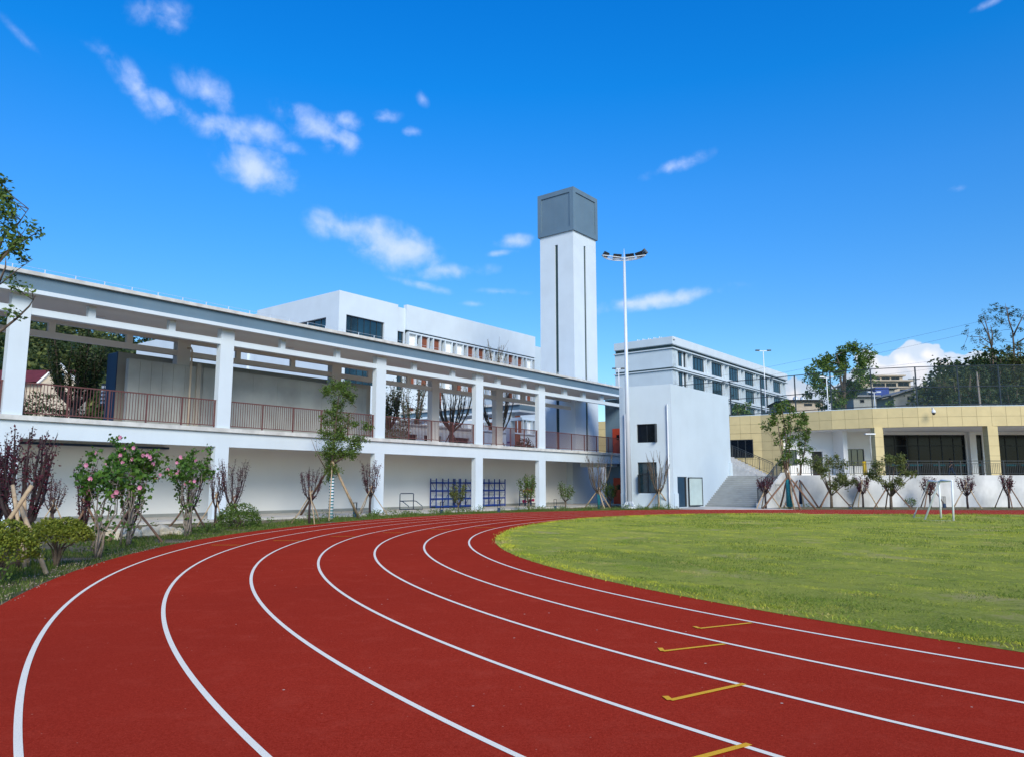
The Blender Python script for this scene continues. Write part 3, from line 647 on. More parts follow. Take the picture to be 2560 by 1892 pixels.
# tall striped-trunk tree in the middle
z5 = (560, 900, 3.754)
bY = G(826, 1297)[1]
tt = clump_tree(bY, (1000, 1490), [(1040,240,70),(1110,230,50),(1150,310,70),(985,300,50),(1180,360,50),(1050,430,70),(1000,500,60),(1070,560,85),(980,590,50),(1060,680,90),(950,700,60),(1110,720,60),(1030,820,90),(965,860,50),(1000,930,60),(1085,880,50),(990,1030,60),(1050,1030,40),(990,1110,34),(1205,760,55),(1275,740,50),(1320,620,45),(1240,600,32),(1170,860,55),(1215,885,50),(1245,820,45)],
    [([(1000,1490),(1005,1250),(1010,1000),(1030,800),(1050,560),(1080,330)], .10, .03), ([(1020,970),(1120,910),(1220,850),(1300,720),(1335,590)], .05, .012), ([(1060,690),(1170,570),(1235,440)], .03, .008), ([(960,1030),(880,880),(832,740)], .03, .006), ([(900,900),(860,800),(856,710)], .015, .005)],
    'tall narrow leafy tree with a blue and white striped trunk', 'tree', 'evergreen_tree', np.random.default_rng(41), z5, lsize=.10, per=330, depth=.7, z0=-.03, trad=.03)
bb = np.array(wloc(tt))
MB().tube([tuple(bb+[0, 0, 0]), tuple(bb+[0, 0, 2.05])], [.115, .105], 10).build('trunk_wrap', M['pipe'], tt, smooth=True)
sw = MB()
for k in range(14):
    z = .12+k*.145; sw.tube([tuple(bb+[0, 0, z]), tuple(bb+[0, 0, z+.06])], [.120, .119], 10)
sw.build('stripes', M['teal'], tt)
for (fx, fy), m_, rd in (((1268,1480), 'pole', .07), ((715,1460), 'dpole', .06), ((985,1505), 'pole', .035)):
    f0 = G(560+fx/3.754, 900+fy/3.754, 0); MB().tube([f0, (bb[0]+.02, bb[1]-.12, 2.75)], [rd, rd*.8], 8).build('support_pole', M[m_], tt, smooth=True)
# small trees in front of the gallery
def small(px, py, top, w, label, seed, leaf='leaf', n=500, stems=7, trunk=.5, lsize=.11, **k):
    b = G(px, py, -.03); h = CAMZ+(HOR-top)/1919*b[1]
    return vase((b[0], b[1], -.03), h, label, 'tree', 'young_tree', np.random.default_rng(seed), spread=w/2*b[1]/1919, leaf=leaf, nleaf=n, stems=stems, trunk=trunk, lsize=lsize, bark='bark', prop=k.pop('prop', 0), lstart=.3, **k)
small(1146, 1279, 1207, 52, 'young leafy tree standing before the blue shelves', 51, n=650, leaf='oleaf')
small(1322, 1275, 1184, 56, 'young leafy tree hiding the coloured ball cart', 52, n=900, lsize=.12)
small(1414, 1269, 1206, 38, 'small round-headed tree alone against the white inner wall', 53, n=600, lsize=.11)
small(1526, 1266, 1202, 44, 'green bushy tree behind the bare tree by the red door', 54, n=700, leaf='leaf', lsize=.12)
small(2279, 1268, 1243, 26, 'low green sapling left of the goal at the wall foot', 55, n=260, stems=6, trunk=.1, lsize=.10)
def bare(px, py, top, w, label, seed, n=60, leaf='oleaf', wrap=1.0, ph=1.3, psp=1.1, **k):
    b = G(px, py, -.03); h = CAMZ+(HOR-top)/1919*b[1]
    return vase((b[0], b[1], -.03), h, label, 'tree', 'bare_tree', np.random.default_rng(seed), spread=w/2*b[1]/1919, leaf=leaf, nleaf=n, stems=9, trunk=1.15, tr=.075, lsize=.09, bark='bark', wrap=wrap, ph=ph, psp=psp, prad=.045, twigs=6, trad=.017, **k)
bare(1497, 1270, 1136, 62, 'bare branching tree by the light mast, teal wrap on its trunk', 61, 160)
bare(1648, 1270.3, 1128, 80, 'bare tree with teal wrapped trunk in front of the pale block window', 62, 90)
# leafy trees right of the stairs
z8 = (1900, 740, 2.848)
for Yb, bp, cl, lb, lab, sd, wr in (
    (G(1984,1272)[1], (213,1510), [(120,790,34),(90,850,34),(60,930,26),(100,900,34),(190,770,32),(240,800,30),(220,850,30),(180,880,26),(160,990,34),(200,940,36),(190,1060,30),(170,1130,30),(215,1120,26),(175,1200,30),(130,1040,16),(150,820,26),(215,1020,26)],
      [([(213,1510),(205,1330),(180,1230)], .11, .09), ([(185,1240),(150,1080),(120,900),(95,820)], .05, .012), ([(190,1240),(185,1000),(160,820),(150,760)], .06, .012), ([(200,1240),(215,1050),(225,900),(230,790)], .05, .01), ([(180,1240),(140,1060),(40,950)], .025, .006)],
      'tall multi-stemmed green tree with a teal wrapped trunk beside the stairs', 71, 1.55),
    (G(2000,1264)[1], (285,1480), [(290,850,30),(270,900,34),(300,930,36),(320,880,26),(340,960,26),(300,990,32),(330,1010,24),(290,1050,30),(300,1110,30),(330,1090,22),(310,1170,28),(270,1180,26),(255,1000,24)],
      [([(285,1480),(285,1300),(290,1220)], .10, .08), ([(290,1230),(285,1050),(280,900)], .05, .012), ([(290,1230),(315,1060),(320,900)], .05, .012), ([(290,1210),(330,1060),(345,950)], .03, .008)],
      'slimmer green tree with a dark blue trunk wrap, right of the stairs', 72, 1.6)):
    tt = clump_tree(Yb, bp, cl, lb, lab, 'tree', 'evergreen_tree', np.random.default_rng(sd), z8, lsize=.19, per=100, depth=.9, z0=-.03, leaf='leaf', trad=.03)
    bb = np.array(wloc(tt)); MB().tube([tuple(bb+[0, 0, .2]), tuple(bb+[0, 0, wr+.5])], [.22, .19], 10).build('trunk_wrap', M['teal'] if sd == 71 else M['navy'], tt, smooth=True)
    props(tt, tuple(bb), np.random.default_rng(sd), 4, 2.3, 1.9, .065, 'dpole')
    props(tt, tuple(bb), np.random.default_rng(sd+5), 1, 2.9, .5, .05, 'pole', a0=-1.4)
def rounded(px, py, w, ctop, cbot, label, seed, leaf='oleaf'):
    b = G(px, py); Y = b[1]; r_ = np.random.default_rng(seed); cl = []; 
    for i in range(22):
        a = r_.uniform(0, 6.28); q = r_.uniform(.3, 1)**.5; cl.append((px+math.cos(a)*q*w*.46, (ctop+cbot)/2-math.sin(a)*q*(cbot-ctop)*.46, 11))
    lb = [([(px,py),(px-1,py-30)], .11, .09)]+[([(px-1,py-28),(px-1+(x-px)*.45,(py-28)*.5+y*.5),(x,y)], .045, .012) for x, y, _ in cl[:11]]
    t = clump_tree(Y, (px, py), cl, lb, label, 'tree', 'young_tree', r_, (0, 0, 1), leaf=leaf, lsize=.15, per=110, depth=1.6, z0=-.03, trad=.022)
    props(t, tuple(wloc(t)), r_, 3, 1.7, 1.4, .045, 'dpole')
rounded(2079, 1267, 96, 1134, 1235, 'first rounded green tree in front of the terrace railing', 81, 'oleaf')
rounded(2228, 1270, 112, 1138, 1222, 'widest rounded green tree, in front of the tiled pillar', 82, 'oleaf')
# near branch entering at the upper left
zb = (0, 400, 3.305)
clump_tree(13.5, (-330, 3300), [(30,190,40),(-10,250,55),(60,320,65),(110,330,40),(20,400,50),(160,440,46),(190,490,46),(30,540,50),(110,500,40),(240,550,40),(280,545,22),(80,620,60),(170,650,60),(210,700,50),(110,720,55),(230,760,30),(40,780,40),(100,780,40),(-60,450,80),(-60,700,70),(10,950,40),(225,1085,34),(260,1080,24),(150,1260,30),(120,1290,26)],
    [([(-330,3300),(-320,2600),(-250,1700),(-160,1300)], .13, .07), ([(-200,1400),(-100,1000),(0,860),(110,760),(190,660)], .05, .012), ([(-120,1000),(-20,780),(120,660),(230,570)], .03, .008), ([(-60,850),(20,600),(120,500),(182,375)], .03, .007), ([(-160,1300),(0,1030),(70,900),(85,830)], .03, .006), ([(0,1030),(110,900),(215,795)], .012, .004), ([(-160,1530),(0,1400),(100,1300),(190,1190),(225,1100)], .03, .01)],
    'leafy tree reaching in from beyond the left edge, high branch over the gallery', 'tree', 'evergreen_tree', np.random.default_rng(91), zb, lsize=.095, per=220, depth=.6, z0=-.03, trad=.016, leaf='leaf')
# boulders
for i, (px, py, s, lab) in enumerate([(262,1345,.34,'pale boulder partly hidden by the hibiscus stems'),(295,1345,.38,'squarish pale boulder left of the leaning dark pole'),(330,1340,.30,'boulder behind the tallest hibiscus trunk'),(368,1338,.36,'pale boulder under the leaning pole foot'),(398,1335,.36,'rounded cream boulder between pole and plum tree'),(420,1334,.30,'small rounded boulder next to the second hibiscus'),(445,1335,.24,'rightmost small boulder at the hibiscus foot')]):
    b = G(px, py); bm = bmesh.new(); bmesh.ops.create_icosphere(bm, subdivisions=3, radius=1); r_ = random.Random(i+5)
    from mathutils import noise as mn
    for v in bm.verts:
        k = 1+.28*mn.noise(v.co*1.6+Vector((i*9, 0, 0)))+.08*mn.noise(v.co*5); v.co = Vector((v.co.x*s*.85*k, v.co.y*s*.8*k, v.co.z*s*.62*k))
    me = bpy.data.meshes.new('boulder'); bm.to_mesh(me); bm.free(); me.materials.append(M['rock'])
    o = bpy.data.objects.new('boulder', me); COL.objects.link(o); o.location = (b[0], b[1]+.1, s*.33-.03); o.rotation_euler = (0, 0, i*1.3); tag(o, lab, 'boulder', 'boulders behind the hibiscus shrubs')

# ------------------------------------------------------------------ gallery
GAL = thing('gallery_building', GF(30, 0, 0), 'long two-storey white open gallery with grey fascia behind the track', 'building')
A0, A1 = -8.0, 57.2
cols = [(-7.6, -6.9), (1.6, 2.3), (10.55, 11.25), (19.47, 20.17), (29.35, 30.08), (38.12, 38.86), (45.2, 46.0)]
MB(GF).box(A0, 62, -4.6, .5, -.3, .05).build('platform', M['platform'], GAL)
MB(GF).box(A0, 62, -4.95, -4.6, -.2, 3.9).build('lower_wall', M['inner'], GAL)
MB(GF).box(A0, 62, -4.6, -4.57, .05, .20).build('skirting', M['conc'], GAL)
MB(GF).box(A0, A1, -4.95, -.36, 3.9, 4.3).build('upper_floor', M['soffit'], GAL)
MB(GF).box(A0, A1, -.36, 0, 3.43, 4.3).build('floor_beam', M['white'], GAL)
MB(GF).box(A0, A1-.25, .0, .13, 4.13, 4.32).build('deck_edge', M['coping'], GAL)
for a, b_ in cols:
    MB(GF).box(a, b_, -.36, 0, .05, 3.43).build('lower_column', M['white'], GAL)
    MB(GF).box(a, b_, -.36, -.003, 4.3, 9.08).build('column', M['white'], GAL)
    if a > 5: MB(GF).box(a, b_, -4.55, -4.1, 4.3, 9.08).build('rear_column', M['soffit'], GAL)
mb = MB(GF)
edges = [A0]+[x for c in cols for x in c]+[A1]
for i in range(0, len(edges), 2): mb.box(edges[i], edges[i+1], -.30, -.02, 8.33, 8.60)
mb.build('tie_beam', M['white'], GAL)
mb = MB(GF)
posts = [(-4.1,-3.8),(-.6,-.3),(4.9,5.2),(8.1,8.4),(13.4,13.7),(16.9,17.2),(22.85,23.12),(26.4,26.7),(32.3,32.62),(35.75,36.1),(40.35,40.75),(43.4,43.78),(48.5,49),(51.2,51.65),(53.9,54.4)]
for a, b_ in posts: mb.box(a, b_, -.28, -.04, 8.6, 9.08)
mb.split('short_post', M['white'], GAL)
mb = MB(GF)
mb.box(A0, 55.6, -4.36, -4.14, 8.22, 8.5); mb.box(A0, 55.6, -4.36, -4.14, 8.92, 9.08)
for a, b_ in posts[:-1]: mb.box(a, b_, -4.34, -4.16, 8.5, 8.92)
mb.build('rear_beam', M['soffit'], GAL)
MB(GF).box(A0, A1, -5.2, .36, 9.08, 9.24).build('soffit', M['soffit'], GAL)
MB(GF).box(A0, A1+.02, .36, .47, 9.08, 9.245).build('edge_band', M['white'], GAL)
MB(GF).box(A0, A1-.05, -5.1, .40, 9.245, 9.80).build('fascia', M['slate'], GAL)
MB(GF).box(A0, A1+.05, -5.4, .56, 9.80, 9.95).build('roof_coping', M['coping'], GAL)
mb = MB(GF)
a = 8.0
while a < 57: mb.box(a, a+.03, .40, .43, 9.95, 10.12); a += 1.15
mb.tube([(8, .415, 10.12), (57, .415, 10.12)], .006, 4)
mb.build('lightning_wire', M['galv'], GAL)
mb = MB(GF)
for a in (14.6, 24.7, 34.5, 42.6, 50.0): MB(GF).tube([(a, -2, 9.03), (a, -2, 9.078)], [.28, .30], 16).build('ceiling_lamp', M['galv'], GAL)
MB(GF).box(11.3, 19.4, -4.55, -4.2, 3.42, 3.52).build('cable_tray', M['navy'], GAL)
# end pier with red doors
MB(GF).box(57.3, 57.8, -1.7, .3, .05, 9.08).build('end_pier', M['slate'], GAL)
for z in (.05, 4.3):
    d = MB(GF).box(57.24, 57.3, -.95, .05, z, z+2.2).build('door', M['red'], GAL); MB(GF).box(57.22, 57.24, -.55, -.28, z+1.2, z+1.65).build('pane', M['dglass'], d)
MB(GF).box(55.5, 57.2, -3.2, -.5, 3.2, 3.9).build('end_beam', M['white'], GAL)
# railings, one per bay
bays = [(2.3, 10.55), (11.25, 19.47), (20.17, 29.35), (30.08, 38.12), (38.86, 45.2), (46.0, 57.1)]
for a0, a1 in bays:
    hr = MB(GF).box(a0, a1, -.20, -.14, 5.60, 5.65); hr.box(a0, a1, -.185, -.155, 4.42, 4.46); r0 = hr.build('railing', M['rail'], GAL)
    mb = MB(GF); n = max(2, round((a1-a0)/1.8))
    for k in range(n+1): x = a0+.05+(a1-a0-.1)*k/n; mb.box(x-.028, x+.028, -.198, -.142, 4.32, 5.6)
    mb.split('post', M['rail'], r0)
    mb = MB(GF); nb = int((a1-a0)/.125)
    for k in range(1, nb): x = a0+(a1-a0)*k/nb; mb.box(x-.010, x+.010, -.182, -.158, 4.46, 5.6)
    mb.build('balusters', M['rail'], r0)
# concrete partition standing on the deck
CP = thing('concrete_partition', GF(24, -3.7, 4.3), 'tall grey board-marked concrete partition on the gallery deck', 'wall')
mb = MB(GF)
x = 16.85
for w_ in [.56, .56, .56, .56, .62, 1.0]:
    mb.box(x+.006, x+w_-.006, -3.95, -3.65, 4.3, 7.68); x += w_
x = 20.55
while x < 31.7: mb.box(x+.004, min(x+1.55, 31.75)-.004, -3.95, -3.65, 4.3, 7.68); x += 1.55
mb.split('panel', M['conc'], CP)
MB(GF).box(20.30, 20.52, -3.9, -3.55, 4.3, 7.85).build('pilaster', M['beige'], CP)
RB = thing('deck_room', GF(25, -6, 4.25), 'beige flat-roofed room behind the concrete partition', 'room')
MB(GF).box(16.9, 33.2, -6.0, -4.95, 4.25, 8.15).build('wall', M['beige'], RB); MB(GF).box(16.86, 16.9, -6.0, -4.96, 4.25, 8.12).build('navy_end_sheet', M['navy'], RB)  # thin navy sheet over the room's left end face
mb = MB(GF)
for x in (19.0, 21.4, 24.2, 27.0, 29.8): mb.box(x, x+.012, -4.952, -4.948, 4.3, 8.1)
mb.split('joint', M['joint'], RB)
dp = tag(MB(GF).tube([(19.9,-3.45,4.3),(19.9,-3.45,8.45),(19.9,-3.6,8.6),(19.9,-3.9,8.62)], .055, 8).build('drain_pipe', M['cream'], smooth=True), 'cream vertical drain pipe before the concrete partition', 'pipe')

# raised courtyard behind the gallery
cy = MB(GF).box(-120, 61.5, -90, -4.95, -.1, 4.24).build('courtyard', M['pave']); tag(cy, kind='structure')

# clock-less tower
TW = thing('tower', GF(58, -6, 0), 'slender white square tower with a slate cube on top', 'tower')
def tower():
    a0, a1, b1, b0 = 56.0, 59.85, -4.0, -7.75; am, bm_ = (a0+a1)/2, (b0+b1)/2; sw_ = .16
    mb = MB(GF); L_ = GF
    # shaft with slots on each face
    mb.wall(a0, a1, 0, 24.75, b1, .08, [(am-sw_, am+sw_, 4.6, 23.7)]); mb.wall(a0, a1, 0, 24.75, b0+.08, .08, [(am-sw_, am+sw_, 4.6, 23.7)])
    mb.build('shaft_front', M['white'], TW)
    F2 = Fr(*GF(a0, b0, 0)[:2], 38.5-90); F2.d = GF.n; F2.n = (-GF.d[0], -GF.d[1])
    mb = MB(F2); mb.wall(.08, b1-b0-.08, 0, 24.75, 0, .08, [((b1-b0)/2-sw_, (b1-b0)/2+sw_, 4.6, 23.7)]); mb.wall(.08, b1-b0-.08, 0, 24.75, -(a1-a0)+.08, .08)
    mb.build('shaft_side', M['white'], TW)
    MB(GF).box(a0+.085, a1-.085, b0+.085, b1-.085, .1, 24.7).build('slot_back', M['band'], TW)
    MB(GF).box(a0-.55, a1+.2, b0-.2, b1+.05, -.1, 4.24).build('plinth', M['white'], TW)
    e = .16; c = MB(GF); c.box(a0-e+.09, a1+e-.09, b0-e+.09, b1+e-.09, 24.75, 28.8)
    c.build('cap_core', M['slate'], TW)
    c = MB(GF)
    A0_, A1_, B0_, B1_ = a0-e, a1+e, b0-e, b1+e; w = .42; tk = .088
    for z0, z1 in ((24.72, 25.15), (28.42, 28.85)):
        c.box(A0_, A1_, B1_-tk, B1_, z0, z1); c.box(A0_, A1_, B0_, B0_+tk, z0, z1); c.box(A0_, A0_+tk, B0_+tk, B1_-tk, z0, z1); c.box(A1_-tk, A1_, B0_+tk, B1_-tk, z0, z1)
    for x0, x1 in ((A0_, A0_+w), (A1_-w, A1_)):
        c.box(x0, x1, B1_-tk, B1_, 25.15, 28.42); c.box(x0, x1, B0_, B0_+tk, 25.15, 28.42)
    for x0 in (A0_, A1_-tk):
        c.box(x0, x0+tk, B0_+tk, B0_+w, 25.15, 28.42); c.box(x0, x0+tk, B1_-w, B1_-tk, 25.15, 28.42)
    c.build('cap_frame', M['slate'], TW)
tower()
# crossing covered walkway behind
XW = thing('covered_walkway', GF(54, -20, 4.24), 'covered walkway with grey fascia running back beside the tower', 'walkway')
MB(GF).box(52.9, 55.95, -34, -7.9, 8.75, 8.95).build('roof', M['coping'], XW)
MB(GF).box(53.1, 55.95, -34, -7.9, 8.28, 8.75).build('fascia', M['slate'], XW)
MB(GF).box(52.95, 55.95, -34, -7.9, 8.10, 8.28).build('edge_band', M['white'], XW)
MB(GF).box(53.1, 53.35, -34, -7.9, 7.35, 7.62).build('beam', M['white'], XW)
for b_ in (-9.5, -16, -22.5, -29): MB(GF).box(53.08, 53.75, b_, b_+.5, 4.24, 8.1).build('column', M['white'], XW)
MB(GF).box(53.05, 53.07, -9.35, -9.05, 5.35, 5.5).build('plate', M['blue'], XW)
# low white garden pergola further back
PG_ = thing('low_shed', GF(46, -10, 4.24), 'low white shed with dark openings behind the gallery railing', 'shed')
MB(GF).wall(36, 50, 4.24, 6.3, -9.9, .2, [(37.2,39.6,4.24,5.6),(40.4,42.4,4.24,5.6),(43.2,45.2,4.24,5.6),(46,48.6,4.24,5.6)]).build('wall', M['inner'], PG_)
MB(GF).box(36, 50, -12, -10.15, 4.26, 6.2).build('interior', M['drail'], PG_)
MB(GF).box(35.8, 50.2, -12.2, -9.75, 6.3, 6.42).build('roof', M['coping'], PG_)

# ------------------------------------------------------------------ windows
def window(parent, fr, a0, a1, z0, z1, b, nv=2, hz=(), glass='glass', fw=.05, name='window'):
    mb = MB(fr); mb.box(a0, a1, b-.07, b, z0, z0+fw); mb.box(a0, a1, b-.07, b, z1-fw, z1); mb.box(a0, a0+fw, b-.07, b, z0+fw, z1-fw); mb.box(a1-fw, a1, b-.07, b, z0+fw, z1-fw)
    for k in range(1, nv): x = a0+(a1-a0)*k/nv; mb.box(x-fw/2, x+fw/2, b-.068, b-.002, z0+fw, z1-fw)
    for h in hz: z = z0+(z1-z0)*h; mb.box(a0+fw, a1-fw, b-.066, b-.004, z-fw/2, z+fw/2)
    w = mb.build(name, M['frame'], parent); MB(fr).box(a0+.01, a1-.01, b-.06, b-.045, z0+.01, z1-.01).build('pane', M[glass], w); return w

# ------------------------------------------------------------------ big hall
HF = Fr(-16.3, 70, 38.5); HL = Fr(-16.3, 70, -51.5); HL.n = (-HF.d[0], -HF.d[1])
HB = thing('hall_building', HF(14, -8, 4.24), 'large pale grey hall with ribbon windows and brown louvre panels', 'building')
hw = [(.9,5.7,14.9,17.67),(.9,5.7,11.2,13.6),(7.55,8.6,15.0,17.2),(7.55,8.6,11.2,13.6)]
MB(HF).wall(0, 7.5, 4.2, 19.85, 0, .5, hw[:2]).build('wall', M['white'], HB)
MB(HF).wall(7.5, 8.75, 4.2, 19.7, -.25, .4, hw[2:]).build('wall', M['white'], HB)
for h in hw[:2]: window(HB, HF, *h, -.22, 6 if h[1] < 7 else 2)
for h in hw[2:]: window(HB, HF, *h, -.42, 2)
MB(HF).wall(8.75, 30.9, 17.45, 20.1, 0, .5).build('parapet', M['white'], HB)
MB(HF).box(30.9, 37.5, -8, -.6, 4.2, 19.1).build('end_wing', M['wall'], HB)
MB(HF).box(8.75, 30.9, -12, -.9, 4.2, 19.9).build('rear_wall', M['wall'], HB)
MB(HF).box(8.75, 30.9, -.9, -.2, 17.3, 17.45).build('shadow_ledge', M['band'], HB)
MB(HF).box(0.3, 8.75, -12, -.7, 4.2, 19.6).build('rear_wall', M['wall'], HB)
brown = {1, 2, 5, 6, 9, 10, 12}
for lv, (z0, z1) in enumerate(((15.55, 17.12), (11.75, 13.4), (7.9, 9.5))):
    fr_ = MB(HF); a0, a1 = 9.0, 30.8; fr_.box(a0, a1, -.45, .06, z1, z1+.16); fr_.box(a0, a1, -.45, .06, z0-.16, z0)
    per = (a1-a0)/12; wp = MB(HF); bp = MB(HF)
    for k in range(13):
        x = a0+k*per; x0 = min(x, a1-.1); fr_.box(x0, x0+.1, -.45, .058, z0, z1)
        if k < 12:
            fr_.box(x+1.12, x+1.22, -.45, .056, z0, z1)
            (bp if (k+(0 if lv == 0 else lv)) in brown else wp).box(x+.1, x+1.12, -.40, -.25, z0, z1)
    fl = fr_.build('louvre_frame', M['white'], HB); wp.split('white_panel', M['inner'], fl); bp.split('brown_panel', M['brown'], fl)
    MB(HF).box(a0, a1, -.88, -.80, z0, z1).build('glazing', M['glass'], fl)
    zb0 = (13.56, 9.66, 4.2)[lv]; zb1 = (15.39, 11.59, 7.74)[lv]
    MB(HF).box(8.75, 30.9, -.8, -.15, zb0, zb1).build('spandrel', M['white'], HB)
mb = MB(HF)
for x in (19.6, 26.3, 12.5): mb.box(x, x+1.5, -.15, .0, 4.3, 11.5)
mb.split('brown_panel', M['brown'], HB)
# left face (runs back from the corner)
lw = [(1.9, 9.5, 14.9, 17.5)]
MB(HL).wall(.5, 13.5, 4.2, 19.85, 0, .5, lw).build('wall', M['white'], HB); window(HB, HL, *lw[0], -.25, 7)
MB(HL).wall(13.5, 15, 4.2, 19.6, -.25, .4).build('wall', M['white'], HB); MB(HL).wall(15, 40, 4.2, 19.3, 0, .5).build('wall', M['white'], HB)
MB(HL).box(0.7, 40, -9, -.75, 4.2, 19.2).build('rear_wall', M['wall'], HB)

# ------------------------------------------------------------------ teaching block
TF = Fr(26.7, 125, 38.5); TL = Fr(26.7, 125, -51.5); TL.n = (-TF.d[0], -TF.d[1])
TB = thing('teaching_block', TF(28, -6, 4), 'long pale four-storey teaching block on the rise behind', 'building')
MB(TF).box(.5, 56, -10.8, -2.2, 3, 24.8).build('core', M['wall'], TB)
MB(TF).wall(-.02, 56, 24.95, 26.25, .25, .3).build('parapet', M['white'], TB); MB(TL).wall(-.23, 11, 24.95, 26.2, .28, .3).build('parapet', M['wall'], TB)
MB(TF).box(0, 56, -11, .2, 24.86, 24.95).build('ledge', M['white'], TB)
lev = [(21.55, 24.2), (18.0, 20.65), (14.5, 17.1), (11, 13.6)]
zz = 24.86
for i, (z0, z1) in enumerate(lev):
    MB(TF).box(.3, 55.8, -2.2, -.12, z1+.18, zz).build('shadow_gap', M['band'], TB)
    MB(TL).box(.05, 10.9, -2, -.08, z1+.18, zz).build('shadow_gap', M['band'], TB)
    MB(TF).box(-.2, 56.2, -2.2, .3, z1, z1+.18).build('ledge', M['white'], TB); MB(TL).box(-.35, 11.2, -1, .25, z1+.01, z1+.17).build('ledge', M['white'], TB)
    MB(TL).box(.0, 11, -2, 0, z0-.42, z1).build('wall', M['wall'], TB)
    zb = z0; MB(TF).box(1.3, 56, -1.2, -.02, zb-.42, zb).build('sill_wall', M['white'], TB)
    mb = MB(TF); a = 1.3
    mb.box(.02, 1.3, -1.2, 0, zb-.42, z1)
    for k in range(7): x = 5.6+k*7.9-.1; [mb.box(x+dx, x+dx+.25, -1.2, .02, zb, z1) for dx in (0, 2.0)]
    mb.split('fin', M['white'], TB)
    mb = MB(TF)
    for k in range(7):
        x = 5.6+k*7.9-.1; mb.box(x+.25, x+2.0, -1.1, -.9, zb, z1)
    mb.split('side_panel', M['wall'], TB)
    for k in range(7):
        x = 5.6+k*7.9+2.15; x1 = x+5.5
        if x1 > 56: break
        MB(TF).wall(x, x1+.0, zb, z1, -.22, .3, [(x+.3, x1-.3, zb+.02, z1-.2)]).build('bay_wall', M['white'], TB)
        window(TB, TF, x+.3, x1-.3, zb+.02, z1-.2, -.32, 4, fw=.12)
    window(TB, TF, 3.0, 4.2, zb, z1-.1, -.3, 1, fw=.12); window(TB, TF, 5.0, 5.5, zb, z1, -.3, 1, fw=.12)
    MB(TF).wall(1.3, 5.6, zb, z1, -.38, .2).build('bay_wall', M['white'], TB)
    zz = z0-.42
mb = MB(TL)
for k in range(16): MB(TL).tube([(1.8+k*.35, -.5, 26.2), (1.8+k*.35, -.5, 26.35+.1*(k % 3))], .10, 6).build('roof_vent', M['pipe'], TB)
pass
MB(TF).box(-.05, .45, .25, .5, 25.7, 26.1).build('camera_box', M['pipe'], TB)

# ------------------------------------------------------------------ annex block
C0 = (11.62, 55.3); AF = Fr(*C0, 38.5); AL = Fr(*C0, -61); AL.n = (-math.cos(R(-61)), math.sin(R(-61))); AL.n = (-math.sin(R(29)), -math.cos(R(29)))
AN = thing('annex_block', (C0[0]+2, C0[1]+6, 0), 'plain pale two-storey block with a dark door beside the stairs', 'building')
hf = [(.68, 4.16, .05, 2.25)]
MB(AF).wall(0, 10.6, -.1, 8.97, 0, .4, [(.68, 2.32, .05, 2.25)]).build('wall', M['wall'], AN)
hl = [(1.17, 2.66, 4.75, 6.12), (1.2, 2.66, 1.05, 3.31)]
MB(AL).wall(.03, 4.0, -.1, 8.97, 0, .4, hl).build('wall', M['wall'], AN)
p0, p1 = AF(10.6, 0, 0), AF(10.6, -8, 0); pl = AL(4.0, 0, 0); back = (pl[0]+.9*AF.d[0]*9, pl[1]+AF.d[1]*9*.9)
MB().prism([AF(.5, -.45, 0)[:2], AF(10.55, -.45, 0)[:2], p1[:2], back, AL(3.97, -.45, 0)[:2]], -.1, 8.8).build('core', M['wall'], AN)
w1 = window(AN, AL, *hl[0], -.12, 2, glass='dglass'); w2 = window(AN, AL, *hl[1], -.12, 2, (.62,), glass='glass')
MB(AL).box(1.10, 1.16, -.1, .40, 4.78, 6.1).build('open_sash', M['frame'], w1); MB(AL).box(2.5, 2.56, -.1, .35, 1.1, 2.4).build('open_sash', M['frame'], w2)
d = MB(AF).box(.70, 1.85, -.06, -.02, .06, 2.23).build('door', M['door'], AN)
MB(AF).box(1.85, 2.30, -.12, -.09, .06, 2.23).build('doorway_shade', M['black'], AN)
d = MB(AF).box(2.32, 2.40, .05, .12, .08, 2.22); d.box(4.08, 4.16, .3, .37, .08, 2.22); d.bar((2.36,.085,2.18),(4.12,.335,2.18),.07); d.bar((2.36,.085,.12),(4.12,.335,.12),.07)
d = d.build('open_door', M['frame'], AN); MB(AF).bar((2.4,.09,1.15),(4.08,.33,1.15),.02,1.98).build('pane', M['frost'], d)
MB(AF).box(-.0, .62, .0, .10, -.1, 1.05).build('plinth', M['wall'], AN); MB(AL).box(.02, 4.0, .0, .05, -.1, 1.03).build('plinth', M['wall'], AN)
MB(AF).box(10.1, 10.62, 0, .12, 2.2, 3.5).build('plinth', M['wall'], AN)
for a, top in ((.27, 7.5), (3.55, 6.9)):
    MB(AL).tube([(a, -.05, top), (a, .12, top), (a, .12, 1.2), (a, .16, 1.0), (a, .16, 0)], .055, 8).build('down_pipe', M['pipe'], AN, smooth=True)
mb = MB(AF); mb.box(0, 10.6, -.4, -.02, 8.97, 9.0); mb.build('roof_edge', M['wall'], AN)
